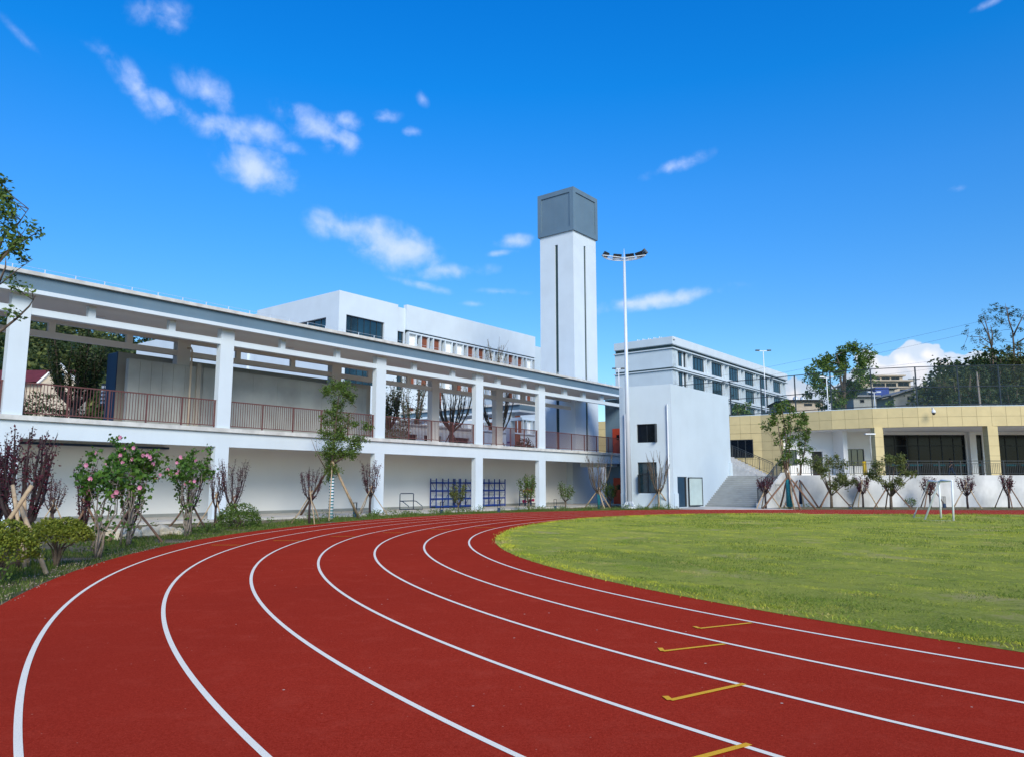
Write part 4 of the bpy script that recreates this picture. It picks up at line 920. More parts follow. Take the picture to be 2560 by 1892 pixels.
# stairs
SF = Fr(15.1, 59.3, 38.5)
ST = thing('staircase', SF(2.5, 2, 0), 'wide grey granite stairs climbing between block and terrace', 'stairs')
mb = MB(SF)
for i in range(16): mb.box(i*.30, 5.2, -.9, 4.0, i*.15-(.1 if i == 0 else 0), (i+1)*.15-.035); mb.box(i*.30-.02, 5.2, -.9, 4.0, (i+1)*.15-.035, (i+1)*.15)
mb.box(5.2, 9.0, -.9, 4.0, -.1, 2.4)
mb.build('steps', M['stone'], ST)
mb = MB(SF)
for i in range(16): mb.box(i*.30-.006, i*.30-.0005, -.85, 3.98, i*.15+.01, (i+1)*.15-.037)
mb.build('risers', M['conc'], ST)
mb = MB(SF)
for i in range(11): mb.box(5.3, 8.2, -.9-3.6, 1.9-i*.3, 2.4+i*.15+.002, 2.4+(i+1)*.15)
mb.build('upper_steps', M['stone'], ST)
sp = MB(); pr = [(-.5,0),(4.9,2.75),(6.0,2.75),(6.0,0)]
def side(mb, b0, b1):
    lo = []
    for b_ in (b0, b1): lo.append([mb.P(SF(a, b_, z)) for a, z in ((-.55,-.1),(-.55,.32),(4.75,2.62),(6.0,2.62),(6.0,-.1))])
    n = 5; mb.f.append(lo[0]); mb.f.append(lo[1][::-1])
    for k in range(n): mb.f.append([lo[0][k], lo[0][(k+1)%n], lo[1][(k+1)%n], lo[1][k]])
side(sp, 4.0, 4.25); sp.build('side_wall', M['retain'], ST)
def slope_rail(parent, fr, p, q, h, m, nb, w=.02):
    mb = MB(fr); P = np.array(p, float); Q = np.array(q, float); up = np.array([0, 0, h])
    mb.bar(tuple(P+up), tuple(Q+up), .06, .05); mb.bar(tuple(P+up*.88), tuple(Q+up*.88), .03, .03); mb.bar(tuple(P+up*.1), tuple(Q+up*.1), .03, .03)
    rl = mb.build('railing', M[m], parent); mb = MB(fr); pm = MB(fr)
    for k in range(nb+1):
        c = P+(Q-P)*k/nb
        if k % 8 == 0 or k == nb: pm.bar(tuple(c), tuple(c+up*1.02), .06)
        else: mb.bar(tuple(c+up*.1), tuple(c+up*.88), w)
    mb.build('balusters', M[m], rl); pm.build('post', M[m], rl)
slope_rail(ST, SF, (-.5, 4.12, .3), (4.75, 4.12, 2.6), 1.1, 'drail', 40)
slope_rail(ST, SF, (8.3, 2.2, 2.4), (8.3, -1.6, 4.1), 1.1, 'drail', 26)
ap = MB().prism([G(1688,1270)[:2], (12.1,55.5), SF(0,-.6,0)[:2], SF(-.5,4.4,0)[:2], (19.2,52.3), (13.2,52.9)], -.05, .02).build('stair_apron', M['platform']); tag(ap, kind='structure')

# ------------------------------------------------------------------ canteen
fp = [(21.0,73.2),(23.6,71.9),(26.0,69.6),(28.4,67.4),(31.2,65.6),(34.5,64.4),(39,63.6),(46,63.0),(56,62.6),(66,62.6)]
CA = thing('canteen_building', (35, 68, 2.4), 'yellow-tiled canteen with a curved overhanging roof edge and dark glazing', 'building')
def tiles(parent, pts, z0, z1, tw, thh, name, holes=()):
    """tile cladding along a polyline: real slabs over a dark backing"""
    mb = MB(); bk = MB(); s = 0; segs = []
    for i in range(len(pts)-1):
        p, q = Vector(pts[i]), Vector(pts[i+1]); L_ = (q-p).length; n = max(1, round(L_/tw)); t = (q-p)/L_; u = Vector((t.y, -t.x))
        F = Fr(p.x, p.y, 0); F.d = (t.x, t.y); F.n = (u.x, u.y)
        rows = max(1, round((z1-z0)/thh))
        bm_ = MB(F); bm_.wall(0, L_, z0, z1, 0, .25); b0 = len(bk.v); bk.v += bm_.v; bk.f += [[b0+k for k in f] for f in bm_.f]
        tm = MB(F)
        for k in range(n):
            for j in range(rows):
                a0, a1 = L_*k/n+.010, L_*(k+1)/n-.010; c0, c1 = z0+(z1-z0)*j/rows+.010, z0+(z1-z0)*(j+1)/rows-.010
                tm.box(a0, a1, .001, .02, c0, c1)
        b0 = len(mb.v); mb.v += tm.v; mb.f += [[b0+k for k in f] for f in tm.f]
        segs.append(F)
    b_ = bk.build(name, M['joint'], parent, fix=False); mb.build('tiles', M['tile'], b_); return segs
segs = tiles(CA, fp, 6.53, 8.2, 1.12, .83, 'roof_edge')
tiles(CA, [(21.0,73.2),(23.6,71.9)], 2.42, 6.52, 1.12, .82, 'tiled_wall'); tiles(CA, [(23.6,71.9),(25.0,70.5)], 2.42, 6.52, 1.0, .82, 'tiled_wall'); tiles(CA, [(4.0,81.5),(14.0,76.5),(21.0,73.2)], 2.42, 8.2, 1.12, .83, 'tiled_wall')
mb = MB(segs[0]); w_ = window(CA, segs[0], 0.0, 2.1, 4.25, 5.95, .10, 3, glass='dglass', fw=.07)
roof = [(x, y) for x, y in fp]+[(66, 90), (14, 90), (14, 76.6)]
MB().prism([(x+.15, y+.22) for x, y in fp]+[(66, 90), (14, 90), (14, 77)], 6.56, 8.05).build('roof', M['inner'], CA)
MB().prism([(x+.02, y+.02) for x, y in fp]+[(66, 72), (25, 72)], 8.203, 8.26).build('roof_rim', M['wall'], CA)
WF = Fr(0, 71.0, 90)    # a = +X, b towards viewer
holes = [(25.1,26.5,3.45,4.93),(27.9,28.9,2.4,4.75),(31.08,32.78,3.41,4.97),(33.4,33.8,2.4,6.0),(34.67,42.3,2.4,6.3),(43.1,43.84,2.4,6.3),(45.0,60,2.4,6.3)]
MB(WF).wall(24.78, 66, 2.4, 6.56, 0, .3, holes).build('rear_wall', M['inner'], CA)
window(CA, WF, *holes[0], -.12, 2); window(CA, WF, *holes[2], -.12, 3, glass='glass')
MB(WF).box(27.9, 28.9, -.25, -.2, 2.4, 4.75).build('door', M['black'], CA)
window(CA, WF, *holes[3], -.12, 1, glass='dglass'); window(CA, WF, *holes[5], -.12, 1, (.28, .72), glass='dglass')
window(CA, WF, *holes[4], -.12, 7, (.28, .74), glass='dglass', fw=.08); window(CA, WF, *holes[6], -.12, 14, (.28, .74), glass='dglass', fw=.08)
mb = MB(WF)
for a0, a1 in ((35.3,36.5),(37,38.2),(39.2,40.3),(41.2,42.2),(43.4,44.1),(46.0,46.9),(47.4,48.5)): mb.box(a0, a1, -.115, -.108, 3.42, 3.56)
mb.split('sticker', M['teal'], CA)
mb = MB(WF); mb.box(29.9, 30.3, .0, 2.2, 2.4, 6.56); mb.box(42.4, 43.0, 0.003, .5, 2.4, 6.55); mb.split('white_pier', M['inner'], CA)
for x0, x1, y0 in ((31.1, 31.8, 65.9), (39.75, 40.6, 64.2)):
    P_ = Fr(x0, y0, 90); mb = MB(P_); mb.box(.01, x1-x0-.01, .01, .7, 2.4, 6.52); c = mb.build('pillar', M['joint'], CA); mb = MB(P_)
    for j in range(5): mb.box(0, x1-x0, 0, .71, 2.41+j*.83, 2.41+j*.83+.81)
    mb.build('tiles', M['tile'], c)
MB().tube([(31.95, 65.6, 2.4), (31.95, 65.6, 6.5)], .07, 8).build('drain_pipe', M['tile'], CA, smooth=True)
tag(MB().tube([(32.9-2.2, 66.6, 2.4), (32.9-2.2, 66.6, 3.7)], .16, 10).build('warning_post', M['yellow'], smooth=True), 'yellow post on the terrace left of the tiled pillar', 'post')
# security camera under the roof rim
SC = thing('security_camera', (37.9, 63.7, 7.7), 'white dome security camera on the yellow roof edge', 'camera')
cx, cy_ = PX(2329, 1028, 63.7)[0], 63.55
SC.location = (cx, cy_, 7.7); MB().tube([(cx, cy_+.15, 8.0), (cx, cy_-.15, 8.0), (cx, cy_-.15, 7.85)], .04, 8).build('bracket', M['pipe'], SC)
MB().tube([(cx, cy_-.15, 7.9), (cx, cy_-.15, 7.72), (cx, cy_-.15, 7.62)], [.10, .17, .16], 12).build('housing', M['pipe'], SC, smooth=True); MB().tube([(cx, cy_-.15, 7.63), (cx, cy_-.15, 7.52), (cx, cy_-.15, 7.45)], [.14, .12, .04], 12).build('lens_dome', M['black'], SC, smooth=True)
# terrace + retaining wall + railing
tl = SF(6.0, 4.2, 0)
te = MB().prism([(tl[0], tl[1]), (70, 60.3), (70, 72), (14, 78), SF(8.95,-.8,0)[:2], SF(8.95,4.0,0)[:2], SF(6.05,4.05,0)[:2]], -.1, 2.38).build('terrace', M['pave']); tag(te, kind='structure')
RW = Fr(tl[0], tl[1]-.28, math.degrees(math.atan2(70-tl[0], 60.0-tl[1]+.28)))
rw = tag(MB(RW).box(-.2, 50, 0, .25, -.1, 2.42).build('retaining_wall', M['retain']), 'long stained grey retaining wall below the terrace', 'wall')
TR = thing('terrace_railing', RW(20, .1, 2.42), 'dark metal railing along the terrace edge', 'railing')
mb = MB(RW); mb.box(0, 50, .10, .16, 3.52, 3.57); mb.box(0, 50, .115, .145, 3.32, 3.35); mb.box(0, 50, .115, .145, 2.55, 2.58); mb.build('handrail', M['drail'], TR)
mb = MB(RW)
for k in range(int(50/1.68)+1): mb.box(k*1.68, k*1.68+.055, .10, .16, 2.42, 3.52)
mb.split('post', M['drail'], TR)
mb = MB(RW)
for k in range(int(50/.14)): x = k*.14+.1; mb.box(x, x+.022, .12, .142, 2.58, 3.32)
mb.build('balusters', M['drail'], TR)
# metal frame leaning on the stair wall
mf = MB(SF); 
for a0 in (3.1, 4.0): mf.bar((a0, 4.9, -.03), (a0-.35, 4.3, 1.75), .04)
for f_ in (.05, .5, .97): mf.bar((3.1-.35*f_, 4.9-.6*f_, -.03+1.78*f_), (4.0-.35*f_, 4.9-.6*f_, -.03+1.78*f_), .03)
tag(mf.build('metal_frame', M['conc']), 'thin grey metal frame leaning on the stair side wall', 'frame')
# court fence on the canteen roof
FN = thing('court_fence', (35, 64, 8.2), 'tall chain-link ball fence round the rooftop court', 'fence')
ff = [(16.4,77.5),(21.4,74.0),(23.9,72.4),(26.3,70.1),(28.7,67.9),(31.5,66.1),(34.8,64.9),(38.1,64.35),(41.4,64.0),(44.8,63.7),(48.2,63.5),(51.6,63.3)]
mb = MB(); ra = MB(); ne = MB()
for i, (x, y) in enumerate(ff):
    MB().tube([(x, y, 8.2), (x, y, 11.75)], .06, 6).build('post', M['drail'], FN)
    if i:
        x0, y0 = ff[i-1]
        for z in (11.72, 9.95, 8.42): ra.tube([(x0, y0, z), (x, y, z)], .038, 5)
        ne.quad((x0, y0, 8.4), (x, y, 8.4), (x, y, 11.7), (x0, y0, 11.7))
ra.build('rails', M['drail'], FN)
def net_material():
    m, N, L, p = node_mat('chain_link', .6, .3); p.inputs['Base Color'].default_value = (.05, .09, .10, 1)
    tr = N.new('ShaderNodeBsdfTransparent'); ms = N.new('ShaderNodeMixShader'); ms.inputs[0].default_value = .16; L.new(tr.outputs[0], ms.inputs[1]); L.new(p.outputs[0], ms.inputs[2]); L.new(ms.outputs[0], N['Material Output'].inputs[0])
    return m
M['net'] = net_material(); ne.build('netting', M['net'], FN, fix=False)

# ------------------------------------------------------------------ light mast and lamp posts
mx_, my_ = 8.50, 55.75
LM = thing('floodlight_mast', (mx_, my_, 0), 'tall white floodlight mast with a ring of dark lamp panels', 'floodlight')
MB().tube([(mx_, my_, 0), (mx_, my_, 9), (mx_, my_, 18.35)], [.20, .15, .09], 16).build('pole', M['galv'], LM, smooth=True)
mb = MB(); mb.tube([(mx_, my_, -.03), (mx_, my_, .12)], [.45, .42], 16)
for k in range(8):
    a = k*math.pi/4; mb.bar((mx_+.2*math.cos(a), my_+.2*math.sin(a), .45), (mx_+.40*math.cos(a), my_+.40*math.sin(a), .1), .03, .10)
mb.build('base_flange', M['galv'], LM)
mb = MB(); RR = 1.6; HR = 18.85; ring = [(mx_+RR*math.cos(k*math.pi/12), my_+RR*.9*math.sin(k*math.pi/12), HR) for k in range(13)]; mb.tube(ring, .04, 6)
mb.tube([(mx_-RR, my_, HR), (mx_, my_, HR-.22), (mx_+RR, my_, HR)], .04, 6)
for k in range(1, 6): a = k*math.pi/6; mb.tube([(mx_, my_, HR-.3), (mx_+RR*math.cos(a), my_+RR*.9*math.sin(a), HR)], .03, 5)
mb.tube([(mx_, my_, 18.25), (mx_, my_, 19.35)], [.06, .012], 6)
mb.build('ring_frame', M['galv'], LM)
for a in (2.5, 1.78, 1.15, .62, .15):
    c = Vector((mx_+RR*math.cos(a), my_+RR*.9*math.sin(a), HR+.30)); o_ = Vector((math.cos(a), math.sin(a), 0)); s_ = Vector((-math.sin(a), math.cos(a), 0)); n_ = (-o_*.75+Vector((0, 0, -.66))).normalized(); u_ = s_.cross(n_).normalized()
    mb = MB(); 
    for i in (-1, 1):
        for j in (-1, 0, 1):
            q = c+s_*i*.17+u_*j*.15; b0 = len(mb.v)
            for dn in (-.06, .06):
                for x_, y_ in ((-.155,-.068),(.155,-.068),(.155,.068),(-.155,.068)): mb.v.append(tuple(q+s_*x_+u_*y_+n_*dn))
            for f4 in ((3,2,1,0),(4,5,6,7),(0,1,5,4),(1,2,6,5),(2,3,7,6),(3,0,4,7)): mb.f.append([b0+k for k in f4])
    mb.bar(tuple(c-s_*.34), tuple(c+s_*.34), .04); mb.bar(tuple(c-n_*.06), (c.x, c.y, HR), .05)
    mb.build('lamp_panel', M['lampm'], LM)
def lamp_post(x, y, z0, h, label, arm=.45, group='slim double-headed lamp posts', m='pipe', hm='lampm'):
    t = thing('lamp_post', (x, y, z0), label, 'street lamp', group); MB().tube([(x, y, z0), (x, y, z0+h)], [.06, .04], 8).build('pole', M[m], t, smooth=True)
    for s in (-1, 1):
        MB().box(x+s*.05, x+s*(arm+.1), y-.03, y+.03, z0+h-.06, z0+h).build('arm', M[m], t); MB().box(x+s*(arm-.12), x+s*(arm+.28), y-.12, y+.12, z0+h-.02, z0+h+.08).build('lamp_head', M[hm], t)
def lp(px, top, bot, Y, label, **k):
    a, b_ = PX(px, top, Y), PX(px, bot, Y); lamp_post(a[0], Y, b_[2], a[2]-b_[2], label, **k)
lp(1908, 877, 1030, 76, 'lamp post standing in front of the teaching block', arm=.5); lp(1546.5, 922, 1000, 74, 'lamp post seen between gallery roof end and floodlight mast', arm=.35)
lp(2066, 943, 1030, 68, 'lamp post behind the court fence, in front of the big round tree', arm=.35, hm='pipe'); lp(2185, 980, 1024, 68, 'shortest lamp post behind the court fence', arm=.3, hm='pipe')
a = PX(2175, 1085, 62.5); lamp_post(a[0], 62.5, 2.4, a[2]-2.4, 'grey lamp post on the terrace with a white twin head', arm=.12, m='conc', hm='pipe')
def garden_lamp(px, py, h, label):
    b = G(px, py, -.03); t = thing('garden_lamp', b, label, 'garden lamp', 'dark bollard lamps along the verge'); x, y, z = b
    MB().box(x-.09, x+.09, y-.09, y+.09, z, z+h*.38).build('base', M['navy'], t); mb = MB()
    for i, j in ((-1,-1),(1,-1),(1,1),(-1,1)): mb.box(x+i*.08-.012, x+i*.08+.012, y+j*.08-.012, y+j*.08+.012, z+h*.38, z+h)
    mb.box(x-.10, x+.10, y-.10, y+.10, z+h, z+h+.03); mb.build('cage', M['black'], t)
garden_lamp(1104, 1284, .68, 'bollard lamp below the left blue shelves'); garden_lamp(1247, 1279, .72, 'bollard lamp below the right blue shelves'); garden_lamp(1388, 1273, .68, 'bollard lamp left of the small round-headed tree')
garden_lamp(887, 1291, .72, 'bollard lamp behind the foot of the thick leaning pole'); garden_lamp(2361, 1268, .80, 'bollard lamp at the retaining wall right of the goal'); garden_lamp(2126, 1270, .28, 'low dark lamp stump in the grass between plum tree and rounded tree')

# ------------------------------------------------------------------ goal
gl = [G(2283,1293.5), G(2311,1300.5), G(2353,1296.8), G(2384,1303.2)]
bl, fl_, br, fr2 = [Vector(p) for p in gl]
GO = thing('goal_frame', tuple((bl+fr2)/2), 'white tubular goal frame on the far lawn edge', 'goal')
zt = 2.15
def gz(px, py, base): return CAMZ+(HOR-py)/1919*base.y
tA = Vector((br.x, br.y, gz(2345, 1202, br))); tB = Vector((fr2.x, fr2.y, gz(2380, 1200, fr2)))
tA = Vector(PX(2347, 1203, br.y)); tB = Vector(PX(2380, 1200.5, fr2.y)); tC = Vector(PX(2320, 1201, bl.y)); tD = Vector(PX(2349, 1200, fl_.y-.2))
def tb(mb, *p, r=.045): mb.tube([tuple(q) for q in p], r, 8)
mb = MB(); tb(mb, br, tA); mb.build('post', M['pipe'], GO, smooth=True); mb = MB(); tb(mb, fr2, tB); mb.build('post', M['pipe'], GO, smooth=True)
mb = MB(); tb(mb, tA, tB); mb.build('crossbar', M['pipe'], GO, smooth=True)
mb = MB(); tb(mb, tA, tC+(tA-tC)*.1, tC+Vector((-.03, 0, -.12)), bl); mb.build('side_frame', M['pipe'], GO, smooth=True); mb = MB(); tb(mb, tB, tD+(tB-tD)*.1, tD+Vector((-.04, 0, -.12)), fl_); mb.build('side_frame', M['pipe'], GO, smooth=True)
mb = MB(); tb(mb, bl, fl_); tb(mb, bl, br); tb(mb, fl_, fr2); mb.build('ground_bars', M['pipe'], GO, smooth=True)

# ------------------------------------------------------------------ stores under the gallery
fs = [38.45, 39.7, 40.92, 41.12, 42.2, 43.5, 43.7, 44.82, 46.05]
racks = [(38.5, 39.72, 40.85), (41.0, 42.17, 43.4), (43.6, 44.82, 46.09)]
for i, (fr3, lab) in enumerate(zip(racks, ('blue steel shelving rack nearest the blue tube frame', 'blue steel shelving rack half hidden by the gallery column', 'blue steel shelving rack right of the gallery column'))):
    t = thing('shelving_rack', GF(fr3[1], -4.2, .05), lab, 'shelf', 'blue shelving racks under the gallery'); mb = MB(GF)
    for a in fr3:
        for b_ in (-4.5, -3.95): mb.box(a-.03, a+.03, b_-.03, b_+.03, .05, 2.1)
        mb2 = mb
        for z in (.25, 1.1, 1.95): mb.bar((a, -4.47, z), (a, -3.98, z), .02)
        for z0, z1 in ((.3, 1.0), (1.9, 1.25)): mb.bar((a, -4.47, z0), (a, -3.98, z1), .02)
    mb.build('upright_frames', M['blue'], t)
    for z in (.15, .68, 1.24, 1.80):
        mb = MB(GF); mb.box(fr3[0]+.03, fr3[2]-.03, -3.97, -3.93, z-.05, z+.05); mb.box(fr3[0]+.03, fr3[2]-.03, -4.52, -4.48, z-.05, z+.05)
        if z < .3: mb.box(fr3[0]+.03, fr3[2]-.03, -4.48, -3.97, z+.0, z+.02)
        mb.build('shelf_beams', M['blue'], t)
TBF = thing('tube_frame', GF(35, -2.8, .05), 'navy tubular push frame on the gallery platform', 'frame')
mb = MB(GF); mb.tube([(34.2,-3,.08),(34.2,-3,1.05),(34.25,-3,1.10),(35.35,-3,1.10),(35.4,-3,1.05),(35.4,-3,.08)], .03, 7); mb.tube([(34.2,-3,.62),(35.4,-3,.62)], .03, 7); mb.build('hoop', M['navy'], TBF, smooth=True)
mb = MB(GF)
for a in (34.2, 35.4): mb.tube([(a,-3,.62),(a+.05,-2.8,.6),(a+.15,-2.35,.3),(a+.12,-2.25,.1),(a,-3,.08)], .026, 7)
mb.tube([(34.2,-3,.08),(35.4,-3,.08)], .03, 7); mb.build('legs', M['navy'], TBF, smooth=True)
BC = thing('ball_cart', GF(46.6, -2, .05), 'dark mesh cart heaped with red, yellow and magenta gear', 'cart')
a0 = GF.hit(1312, 1262, -2.6)[0]; a1 = GF.hit(1341, 1262, -2.6)[0]
mb = MB(GF)
for a in (a0, (a0+a1)/2, a1):
    for b_ in (-3.1, -2.6): mb.box(a-.025, a+.025, b_-.025, b_+.025, .05, 1.25)
for z in (.25, .7, 1.2): mb.box(a0, a1, -2.62, -2.58, z-.02, z+.02); mb.box(a0, a1, -3.12, -3.08, z-.02, z+.02)
mb.build('frame', M['navy'], BC)
r_ = random.Random(4)
for m_, z0, n in (('magenta', .35, 9), ('redp', 1.2, 7), ('yellow', 1.12, 6)):
    for k in range(n):
        c = GF(r_.uniform(a0+.12, a1-.12), r_.uniform(-3.0, -2.7), z0+r_.uniform(0, .16)); bm = bmesh.new(); bmesh.ops.create_uvsphere(bm, u_segments=10, v_segments=7, radius=.11); me = bpy.data.meshes.new('ball'); bm.to_mesh(me); bm.free(); me.materials.append(M[m_])
        o = bpy.data.objects.new('ball', me); COL.objects.link(o); o.parent = BC; o.location = Vector(c)-BC.location

# ------------------------------------------------------------------ person on the terrace
def person(x, y, z, h):
    t = thing('person', (x, y, z), 'person in dark clothes walking left behind the terrace railing', 'person')
    s = h/1.7; J = {'pel': (0,0,.93), 'spine': (0,0,1.12), 'chest': (-.01,0,1.32), 'neck': (-.03,0,1.46), 'head': (-.05,0,1.56), 'top': (-.05,0,1.66),
        'hL': (0,.09,.90), 'kL': (-.16,.10,.50), 'aL': (-.20,.10,.09), 'tL': (-.33,.10,.04), 'hR': (0,-.09,.90), 'kR': (.06,-.10,.48), 'aR': (.30,-.10,.14), 'tR': (.20,-.10,.03),
        'sL': (-.01,.18,1.40), 'eL': (.12,.22,1.14), 'wL': (.04,.22,.90), 'sR': (-.01,-.18,1.40), 'eR': (-.08,-.23,1.14), 'wR': (-.27,-.22,.98)}
    Rd = dict(pel=.135, spine=.12, chest=.14, neck=.055, head=.095, top=.075, hL=.09, kL=.06, aL=.04, tL=.035, hR=.09, kR=.06, aR=.04, tR=.035, sL=.065, eL=.042, wL=.03, sR=.065, eR=.042, wR=.03)
    E = [('pel','spine'),('spine','chest'),('chest','neck'),('neck','head'),('head','top'),('pel','hL'),('hL','kL'),('kL','aL'),('aL','tL'),('pel','hR'),('hR','kR'),('kR','aR'),('aR','tR'),('chest','sL'),('sL','eL'),('eL','wL'),('chest','sR'),('sR','eR'),('eR','wR')]
    for sd in 'LR':
        w = J['w'+sd]
        for k in range(5):
            n = f'f{sd}{k}'; J[n] = (w[0]-.03-.01*k, w[1]+(k-2)*.016, w[2]-.085-.02*(k in (1, 2))+(.04 if k == 0 else 0)); Rd[n] = .008; E.append(('w'+sd, n))
    ks = list(J); me = bpy.data.meshes.new('body'); me.from_pydata([tuple(c*s for c in J[k]) for k in ks], [(ks.index(a), ks.index(b)) for a, b in E], []); o = bpy.data.objects.new('body', me); COL.objects.link(o); o.parent = t
    me.materials.append(M['skin']); sk = o.modifiers.new('skin', 'SKIN'); o.modifiers.new('sub', 'SUBSURF').render_levels = 1
    for i, k in enumerate(ks): me.skin_vertices[0].data[i].radius = (Rd[k]*s, Rd[k]*s); 
    me.skin_vertices[0].data[0].use_root = True
    P = lambda n: tuple(np.array(J[n])*s+np.array([x, y, z]))
    mb = MB(); mb.tube([P('pel'), P('spine'), P('chest'), tuple(np.array(P('neck'))-[0, 0, .03])], [.17*s, .15*s, .17*s, .09*s], 12)
    for sd in 'LR': q = np.array(P('s'+sd)); e = np.array(P('e'+sd)); mb.tube([tuple(q), tuple(q*.2+e*.8)], [.08*s, .065*s], 9)
    mb.build('shirt', M['cloth'], t, smooth=True)
    mb = MB()
    for sd in 'LR': mb.tube([P('h'+sd), P('k'+sd), P('a'+sd)], [.115*s, .085*s, .065*s], 10)
    mb.build('trousers', M['navy'], t, smooth=True)
    hd = np.array(P('head')); mb = MB(); mb.tube([tuple(hd+[.03, 0, -.02]), tuple(hd+[.02, 0, .06]), tuple(hd+[.01, 0, .13]), tuple(hd+[0, 0, .17])], [.095*s, .118*s, .105*s, .04*s], 12); mb.build('hair', M['hair'], t, smooth=True)
    mb = MB()
    for sd in 'LR': q = np.array(P('t'+sd)); mb.tube([tuple(q+[.16, 0, .01]), tuple(q+[.05, 0, .0]), tuple(q+[-.06, 0, -.01])], [.045, .05, .035], 8)
    mb.build('shoes', M['black'], t, smooth=True)
pp = PX(2378, 1165, 68.5); person(pp[0], 68.5, 2.38, 1.62)

# ------------------------------------------------------------------ trees behind the gallery, hills and houses
def back_tree(px, top, a_off, w, label, seed, n=500, leaf='oleaf', stems=11, z0=4.24, lsize=.14, tr=.12, trunk=1.6, twigs=7, spr=1, bark='bark', prop=2, **k):
    Y = k.pop('Y'); p = PX(px, top, Y); h = p[2]-z0
    return vase((p[0], Y, z0), h, label, 'tree', k.pop('name', 'courtyard_tree'), np.random.default_rng(seed), trunk=trunk, stems=stems, spread=w/2*Y/1919, leaf=leaf, nleaf=n, lsize=lsize, tr=tr, bark=bark, prop=prop, ph=1.6, psp=1.0, prad=.04, pm='dpole', twigs=twigs, lstart=.25, trad=.02, **k)
back_tree(200, 832, 0, 165, 'dark leafy tree with forked branches seen through the first gallery bay', 101, 9000, 'dleaf', Y=40, lsize=.13, trunk=1.5, tr=.15)
back_tree(1028, 940, 0, 110, 'leafy upright tree behind the fourth gallery bay', 102, 1500, 'dleaf', Y=62, lsize=.14)
back_tree(1130, 955, 0, 120, 'bare vase-shaped tree with a thick trunk behind the fourth bay railing', 103, 160, 'oleaf', Y=58, tr=.16)
back_tree(1245, 960, 0, 110, 'bare tree in the narrow fifth gallery bay', 104, 120, 'oleaf', Y=62, tr=.14)
back_tree(1240, 858, 0, 100, 'taller bare treetop rising over the gallery roof', 105, 350, 'oleaf', Y=74, tr=.16, trunk=4, trunk_=0) if False else back_tree(1240, 858, 0, 64, 'taller bare treetop rising over the gallery roof', 105, 350, 'oleaf', Y=74, tr=.16, trunk=4.5)
back_tree(975, 965, 0, 60, 'dark evergreen showing beside the fourth gallery column', 107, 1500, 'dleaf', Y=56, lsize=.15)
def ivy():
    t = thing('ivy_hedge', GF(35.5, -6.6, 4.24), 'speckled ivy hedge behind the fourth bay railing', 'hedge'); r = np.random.default_rng(5)
    n = 4200; a = r.uniform(31.5, 38.3, n); z = 4.24+r.uniform(0, 1, n)*(1.75+.35*np.sin(a*2.2)); b_ = -6.6+r.normal(0, .22, n); C = np.array([GF(x, y, q) for x, y, q in zip(a, b_, z)])
    leafobj(t, C, .10, r, 'oleaf', .8); MB(GF).box(31.6, 38.2, -6.75, -6.6, 4.24, 5.5).build('trellis', M['conc'], t)
    C = np.array([GF(35+r.normal(0, .5), -6.2+r.normal(0, .2), 6.1+abs(r.normal(0, .2))) for _ in range(500)]); leafobj(t, C, .11, r, 'yleaf')
ivy()
b = GF(52.0, -6.6, 4.24); bush(b, .9, 1.1, 'dark shrub behind the fifth bay railing', 'round_bush', np.random.default_rng(34), leaf='dleaf', n=1500, lsize=.13)
b = GF(13.2, -9.5, 4.24); bush(b, 1.3, 1.5, 'dark rounded shrub in front of the red-roofed house', 'round_bush', np.random.default_rng(35), leaf='oleaf', n=1500, lsize=.13, stem=.8, lift=.3)
b = GF(17.6, -15, 4.24); bush(b, 2.4, 2.2, 'dark green shrub at the foot of the forked courtyard tree', 'round_bush', np.random.default_rng(36), leaf='dleaf', n=3500, lsize=.16)
# white low wall seen through the first bay
lw_ = tag(MB(GF).box(-10, 19.5, -14.2, -14.0, 4.24, 4.95).build('parapet_wall', M['slate']), 'low slate wall with white coping behind the first gallery bay', 'wall')
MB(GF).box(-10, 19.5, -14.3, -13.9, 4.952, 5.12).build('coping', M['inner'], lw_)
# signal-like panel post
t = thing('panel_post', PX(264, 1040, 43), 'white pole carrying small square panels, behind the first bay', 'post'); x, y = t.location.x, 43; t.location.z = 4.24
MB().tube([(x, y, 4.24), (x, y, 7.5)], .05, 8).build('pole', M['pipe'], t, smooth=True); mb = MB()
for i in range(3):
    for j in range(5): mb.box(x-.30+i*.2, x-.16+i*.2, y-.1, y-.06, 6.2+j*.22, 6.34+j*.22)
mb.split('panel', M['inner'], t); MB().box(x-.33, x+.33, y-.05, y-.02, 6.1, 7.35).build('backboard', M['drail'], t)

def height_mesh(name, xs, ys, fn, m):
    X, Y = np.meshgrid(xs, ys); Z = fn(X, Y); V = np.stack([X, Y, Z], -1).reshape(-1, 3); ny, nx = X.shape; i = np.arange((ny-1)*(nx-1)); r_, c_ = i//(nx-1), i % (nx-1); a = r_*nx+c_
    o = meshobj(name, V, np.stack([a, a+1, a+nx+1, a+nx], 1), m); tag(o, kind='structure'); return o
def hl_(x, y):     # hill left: rises beyond the courtyard
    d = -(x*GF.n[0]+y*GF.n[1])-33.4; t = np.clip((d-62)/120, 0, 1); return np.where(d < 62, -3, 3.5)+27*t*t*(3-2*t)*np.clip((-(x)+10)/70, .05, 1)+2*np.sin(x*.05)*t
height_mesh('hill', np.linspace(-420, 20, 90), np.linspace(10, 420, 90), hl_, M['forestfloor'])
def hr_(x, y):
    t = np.clip((y-92)/70, 0, 1); u = np.clip((x-34)/40, 0, 1); return np.where(y < 87, -2, 3.5)+5.5*np.clip((y-80)/30, 0, 1)+t*u*9+.6*np.sin(x*.13)*np.sin(y*.11)
height_mesh('slope', np.linspace(14, 260, 60), np.linspace(84, 320, 60), hr_, M['forestfloor'])
